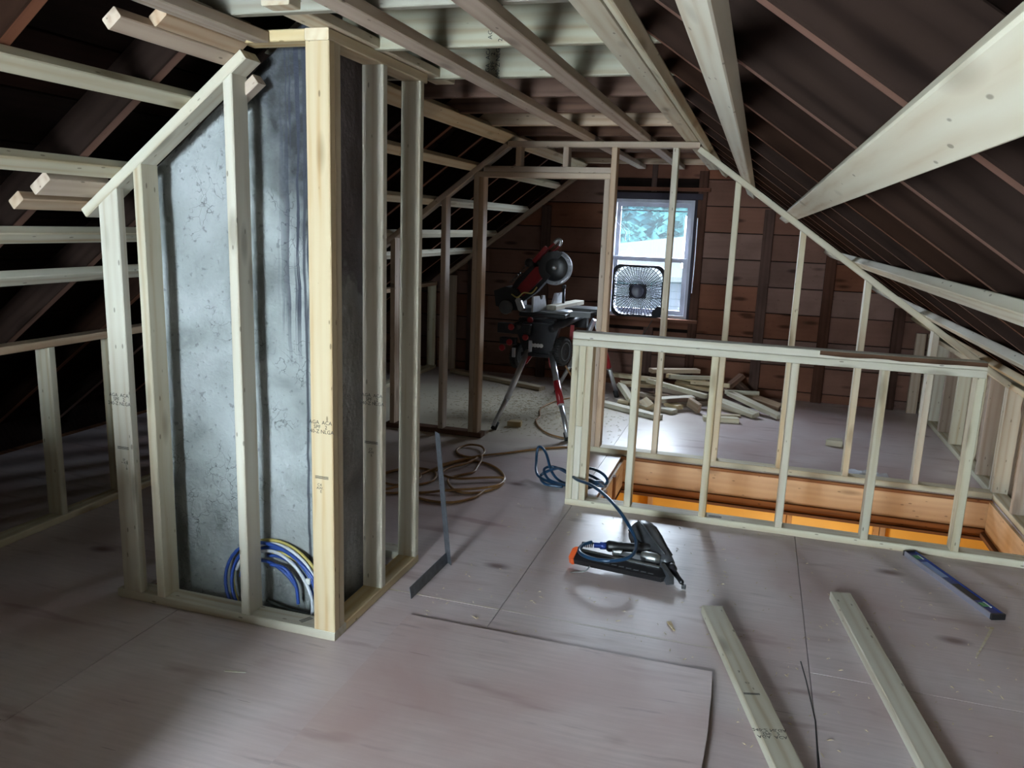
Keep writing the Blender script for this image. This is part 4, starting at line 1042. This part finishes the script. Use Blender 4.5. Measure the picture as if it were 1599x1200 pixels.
v, f = prism([(0, -.02), (.02, -.03), (.05, .0), (.02, .07), (-.01, .09), (-.03, .06)], (-1.86, SY - .12, .905), (1, 0, 0), (0, 0, 1), -.01, .01); mobj('lock_lever', v, f, ALU, ms)
tube('dust_cord', spline([(-1.93, SY - .10, 1.01), (-1.87, SY - .13, .99), (-1.82, SY - .12, 1.03), (-1.76, SY - .10, 1.03), (-1.72, SY - .08, 1.08)]), .006, CY, ms)
# swinging head
hv = V((.66, 0, .75)).normalized(); hu = V((-.75, 0, .66)).normalized()
ho = V((-1.88, SY, 1.03))
v, f = prism([(-.05, -.045), (.10, -.06), (.26, -.055), (.30, .0), (.24, .045), (.05, .04), (-.05, .03)], ho, hv, hu, -.035, .035); mobj('head_arm', v, f, RED, ms)
v, f = prism([(-.08, .03), (.05, .04), (.24, .045), (.24, .075), (.05, .085), (-.08, .06)], ho, hv, hu, -.055, .055); mobj('head_casting', v, f, BLK, ms)
v, f = prism([(-.02, -.05), (.12, -.065), (.28, -.07), (.28, -.10), (.10, -.105), (-.03, -.08)], ho, hv, hu, -.05, .05); mobj('lower_arm_link', v, f, BLK, ms)
tube('tension_spring', [ho + hv * (.0 + .22 * i / 60) + hu * .105 + V((.0, -.05 + .011 * math.cos(i), 0)) + hu * .011 * math.sin(i) for i in range(61)], .003, BLK, ms, 5)
bc = V((-1.592, SY - .01, 1.243))
v, f = lathe([(0, .045), (.02, .052), (.13, .052), (.15, .042), (.16, .02)], bc + V((-.16, .02, .03)), (0, 1, 0), 24); mobj('motor', v, f, BLK, ms, smooth=True)
v, f = lathe([(0, .03), (.01, .036), (.05, .036), (.06, .026)], bc + V((-.215, -.05, .03)), (0, 1, 0), 20); mobj('motor_cap', v, f, BLK, ms, smooth=True)
v, f = lathe([(-.0012, .127), (.0012, .127)], bc, (0, 1, 0), 60); bl = mobj('blade', v, f, STEEL, ms)
parts = []
for k in range(60):
    a = 2 * math.pi * k / 60; e = .05
    P = [bc + V((r_ * math.cos(a + q), 0, r_ * math.sin(a + q))) for r_, q in ((.126, 0), (.133, .02), (.126, e))]
    parts.append(([p + V((0, s, 0)) for s in (-.0015, .0015) for p in P], [(0, 1, 2), (5, 4, 3), (0, 3, 4, 1), (1, 4, 5, 2)]))
v, f = join(parts); mobj('blade_teeth', v, f, ALU, bl)
arc = [(.134 * math.cos(R(a)), .134 * math.sin(R(a))) for a in range(62, 246, 8)]
v, f = prism(arc + [(.07 * math.cos(R(a)), .07 * math.sin(R(a))) for a in range(238, 60, -12)], bc, (1, 0, 0), (0, 0, 1), -.03, .03); mobj('upper_guard', v, f, BLK, ms)
v, f = lathe([(-.034, .03), (-.034, .062), (-.020, .105), (-.016, .112)], bc, (0, 1, 0), 36); mobj('guard_disc', v, f, flat('smoked_guard', (.016, .018, .022), .35), ms, smooth=True)
RIB = flat('clear_guard_rim', (.42, .45, .50), .2)
parts = []
for k in range(46):
    a = R(-118 + 188 * k / 45)
    parts.append(tubev([bc + V((r_ * math.cos(a), -.022 + (r_ - .115) * .6, r_ * math.sin(a))) for r_ in (.114, .128, .140)], .0042, 5))
parts.append(tubev([bc + V((.139 * math.cos(R(a)), -.008, .139 * math.sin(R(a)))) for a in range(-118, 71, 5)], .005, 6))
parts.append(tubev([bc + V((.139 * math.cos(R(a)), .014, .139 * math.sin(R(a)))) for a in range(-118, 71, 5)], .005, 6))
parts.append(tubev([bc + V((.115 * math.cos(R(a)), -.020, .115 * math.sin(R(a)))) for a in range(-118, 71, 5)], .004, 6))
v, f = join(parts); mobj('blade_guard', v, f, RIB, ms, smooth=True)
v, f = lathe([(-.040, .012), (-.034, .02), (-.03, .02)], bc, (0, 1, 0), 12); mobj('arbor_bolt', v, f, ALU, ms)
hp = V((-1.735, SY, 1.30))
tube('handle', spline([hp, hp + V((.06, 0, .075)), hp + V((.115, 0, .13)), hp + V((.155, 0, .165)), hp + V((.175, 0, .150)), hp + V((.155, 0, .105)), hp + V((.10, 0, .06))]), .010, RED, ms, 10)
tube('handle_grip', spline([hp + V((.125, 0, .14)), hp + V((.155, 0, .168)), hp + V((.178, 0, .155)), hp + V((.165, 0, .12))]), .016, ALU, ms, 12)
v, f = prism([(0, -.012), (.16, -.016), (.16, .016), (0, .02)], hp + V((-.03, -.02, -.02)), (.62, 0, .78), (-.78, 0, .62), -.012, .03); mobj('handle_base', v, f, RED, ms)
sb = board('lumber_offcut', (-1.60, 6.30, .915), (-1.50, 6.92, .917), .089, .038, 'short pale board clamped on the mitre saw table', 'offcut')

# ------------------------------------------------------------------ box fan in the window
fn = empty('box_fan', (-1.12, 7.86, WZ0), 'square black box fan with round hub standing on the window sill', 'fan')
FX, FZ, FH, FYc = -1.115, .975, .255, 7.87
FB = flat('fan_black', (.018, .018, .024), .6, spec=.15)
def rr(h, r, n=8):
    out = []
    for cx, cz, a0 in ((h - r, h - r, 0), (-(h - r), h - r, 90), (-(h - r), -(h - r), 180), (h - r, -(h - r), 270)):
        for k in range(n + 1):
            a = R(a0 + 90 * k / n); out.append((cx + r * math.cos(a), cz + r * math.sin(a)))
    return out
o1, i1 = rr(FH, .075), rr(FH - .020, .10)
n = len(o1); vs = []
for y in (-.05, .05):
    vs += [(FX + a, FYc + y, FZ + b_) for a, b_ in o1] + [(FX + a, FYc + y, FZ + b_) for a, b_ in i1]
fs2 = []
for k in range(n):
    k2 = (k + 1) % n
    fs2 += [(k, k2, n + k2, n + k), (2 * n + k, 3 * n + k, 3 * n + k2, 2 * n + k2), (k, 2 * n + k, 2 * n + k2, k2), (n + k, n + k2, 3 * n + k2, 3 * n + k)]
mobj('fan_housing', vs, fs2, FB, fn)
GW = flat('grille_wire', (.03, .03, .04), .8, spec=.02)
def clipr(r, a, h=FH - .018):
    c, s = abs(math.cos(a)), abs(math.sin(a)); m = min(h / max(c, 1e-6), h / max(s, 1e-6))
    return min(r, m if m < h * 1.28 else h * 1.28)
parts = []
for y in (-.047,):
    for r_ in [.075 + .0145 * k for k in range(13)]:
        parts.append(tubev([(FX + clipr(r_, a) * math.cos(a), FYc + y, FZ + clipr(r_, a) * math.sin(a)) for a in [2 * math.pi * k / 48 for k in range(48)]], .0034, 4, True))
    for k in range(52):
        a = 2 * math.pi * k / 52; e = clipr(.34, a)
        parts.append(tubev([(FX + .06 * math.cos(a), FYc + y, FZ + .06 * math.sin(a)), (FX + e * math.cos(a), FYc + y, FZ + e * math.sin(a))], .0032, 4))
v, f = join(parts); mobj('grille', v, f, GW, fn)
for dz in (-.062, .062): box('cross_bar', FX - FH + .02, FX + FH - .02, FYc - .052, FYc - .046, FZ + dz - .004, FZ + dz + .004, FB, fn)
v, f = lathe([(-.056, .055), (-.058, .06), (-.045, .068), (.02, .068)], (FX, FYc, FZ), (0, 1, 0), 28); mobj('fan_hub', v, f, flat('hub_navy', (.02, .022, .05), .4), fn, smooth=True)
box('motor_mount', FX - .085, FX + .085, FYc - .046, FYc - .040, FZ - .07, FZ + .07, FB, fn, .002)
BLD, nt, b = newmat('clear_fan_blade')
b.inputs['Base Color'].default_value = (.5, .5, .56, 1); tr = N(nt, 'ShaderNodeBsdfTransparent'); mx = N(nt, 'ShaderNodeMixShader'); mx.inputs[0].default_value = .80
L(nt, b.outputs[0], mx.inputs[1]); L(nt, tr.outputs[0], mx.inputs[2]); L(nt, mx.outputs[0], nt.nodes['Material Output'].inputs[0])
for k in range(5):
    vs, fs3 = [], []
    for i in range(7):
        r_ = .06 + .155 * i / 6
        for j in range(2):
            a = 2 * math.pi * k / 5 + (j - .5) * (.45 + .35 * i / 6) + .15 * i / 6
            vs.append((FX + r_ * math.cos(a), FYc + (j - .5) * .035, FZ + r_ * math.sin(a)))
    for i in range(6): a = i * 2; fs3.append((a, a + 1, a + 3, a + 2))
    o = mobj('fan_blade', vs, fs3, BLD, fn); md = o.modifiers.new('s', 'SOLIDIFY'); md.thickness = .002
v, f = prism([(0, 0), (.085, 0), (.085, .10), (.05, .11), (.0, .05)], (FX + FH - .10, FYc - .055, FZ - FH + .012), (1, 0, 0), (0, 0, 1), -.012, .012); mobj('control_housing', v, f, FB, fn)
v, f = lathe([(0, .016), (.012, .014)], (FX - FH + .06, FYc - .052, FZ + FH - .055), (0, -1, 0), 12); mobj('speed_dial', v, f, WHT, fn)
t = tube('fan_cord', spline([(-.95, 7.80, .70), (-1.0, 7.80, .60), (-1.08, 7.83, .48), (-1.12, 7.84, .30), (-1.1, 7.84, .02)]), .004, BLK); tag(t, 'black cord of the box fan hanging below the window sill', 'cord')

# ------------------------------------------------------------------ outside
gr = box('ground', -60, 60, 8.3, 90, -5.3, -5.0, flat('grass_ground', (.012, .02, .012), .9, var=.3, scale=1)); tag(gr, kind='structure')
SID = flat('pale_siding', (.0115, .012, .0145), .9, spec=0); RFM = flat('pale_sunlit_roof', (.0145, .0148, .015), .9, spec=0)
nh = empty('neighbour_house', (-2, 18, -5), 'neighbouring house with white roof and pale clapboards outside the window', 'house')
v, f = join([([(-9, 17.2, .38), (6, 17.2, .80), (6, 21, 2.55), (-9, 21, .06), (-9, 17.2, .28), (6, 17.2, .70), (6, 21, 2.45), (-9, 21, -.04)], [(0, 1, 2, 3), (7, 6, 5, 4), (0, 4, 5, 1), (1, 5, 6, 2), (2, 6, 7, 3), (3, 7, 4, 0)])])
mobj('roof', v, f, RFM, nh)
box('house_body', -8.6, 5.6, 17.6, 20.6, -5, .02, SID, nh)
box('corner_board', -2.36, -2.22, 17.52, 17.6, -5, .45, RFM, nh)
me0 = None
for i in range(14):
    z = .34 - i * .16
    o = beam('clapboard', (-2.2, 17.56, z), (5.6, 17.56, z), .17, .02, (0, .16, 1), SID, nh)
for i in range(10):
    z = .26 - i * .16
    beam('clapboard', (-8.6, 17.56, z), (-2.38, 17.56, z), .17, .02, (0, .16, 1), RFM, nh)
def foliage(name, col):
    m, nt, b = newmat(name); b.inputs['Roughness'].default_value = .9; b.inputs['Specular IOR Level'].default_value = 0
    oi = N(nt, 'ShaderNodeTexCoord'); ns = N(nt, 'ShaderNodeTexNoise'); ns.inputs['Scale'].default_value = 2.2; ns.inputs['Detail'].default_value = 6
    L(nt, oi.outputs['Object'], ns.inputs['Vector'])
    L(nt, ramp(nt, ns.outputs[0], [(.35, tuple(c * .45 for c in col)), (.68, tuple(c * 1.5 for c in col))]), b.inputs['Base Color'])
    return m
FOL = [foliage('blue_green_foliage', (.0050, .0165, .019)), foliage('light_foliage', (.008, .024, .0235)), foliage('deep_foliage', (.004, .0125, .016))]
TRK = flat('tree_bark', (.05, .045, .04), .9)
import bmesh
TL = [('tall blue-green tree over the white roof', 0, (-4.6, 33, -5), 2.3, 9.5), ('slim pale tree between two darker ones', 1, (-2.9, 31, -5), 1.3, 8.8), ('low bushy tree just above the white roof edge', 1, (-4.9, 28, -5), 1.7, 6.6),
      ('dark tree behind the high end of the white roof, seen past the stud', 2, (-1.4, 34, -5), 2.4, 10), ('light tree just behind the high end of the white roof', 1, (-.9, 29, -5), 1.6, 8.4), ('deep green tree furthest behind the roof', 2, (-6.8, 37, -5), 3.2, 11), ('broad tree behind the slim pale one', 0, (-3.2, 38, -5), 3.0, 11.5),
      ('wide pale tree in the furthest row, above the low end of the roof', 1, (-5.6, 44, -5), 3.4, 12.5), ('hazy deep-toned tree in the furthest row behind the neighbouring roof peak', 2, (-.6, 44, -5), 3.6, 12.5), ('misty tree in the middle of the far row', 0, (-3.0, 50, -5), 4.2, 14)]
for i, (lb, fm, base, r_, h) in enumerate(TL):
    te = empty('tree', base, lb, 'tree', 'trees beyond the neighbouring house')
    rq = random.Random(50 + i); vs, fs2 = [], []
    for k in range(4200):
        u = rq.random(); a = rq.uniform(0, 6.283); zz = .22 + .80 * u
        wd = r_ * math.sqrt(max(.02, 1 - ((zz - .55) / .50) ** 2)) * rq.uniform(.55, 1) * (.85 + .3 * math.sin(a * 3 + zz * 17 + i))
        c = V((wd * math.cos(a), wd * math.sin(a), zz * h)); s = rq.uniform(.14, .32)
        n1_ = V((rq.uniform(-1, 1), rq.uniform(-1, 1), rq.uniform(-.3, 1))).normalized(); t1 = n1_.cross(V((0, 0, 1))).normalized(); t2 = n1_.cross(t1)
        b0 = len(vs); vs += [V(base) + c + t1 * s, V(base) + c + t2 * s * .6, V(base) + c - t1 * s, V(base) + c - t2 * s * .6]; fs2.append((b0, b0 + 1, b0 + 2, b0 + 3))
    b0 = len(vs); NU, NV = 18, 14       # shaded inner mass of the crown
    for iv in range(NV + 1):
        for iu in range(NU):
            a = 2 * math.pi * iu / NU; ph = math.pi * iv / NV
            d = V((math.sin(ph) * math.cos(a), math.sin(ph) * math.sin(a), -math.cos(ph)))
            k_ = .86 + .22 * noise.noise(d * 2.3 + V((i, 0, 0)))
            vs.append(V(base) + V((d.x * r_ * k_, d.y * r_ * k_, h * (.58 + .40 * d.z * k_))))
    for iv in range(NV):
        for iu in range(NU):
            a = b0 + iv * NU + iu; c2 = b0 + iv * NU + (iu + 1) % NU; fs2.append((a, c2, c2 + NU, a + NU))
    mobj('crown', vs, fs2, FOL[fm], te); te.children[-1]['kind'] = 'stuff' if te.children else None
    v, f = tubev([V(base), V(base) + V((.1, 0, h * .5)), V(base) + V((0, .1, h * .92))], .22, 8, False, .05); mobj('trunk', v, f, TRK, te)
    for q in range(5):
        a = q * 1.3 + i; z0 = h * (.35 + .1 * q); tube('branch', [V(base) + V((0, 0, z0)), V(base) + V((r_ * .7 * math.cos(a), r_ * .7 * math.sin(a), z0 + h * .1))], .05, TRK, te, 5, r1=.01)
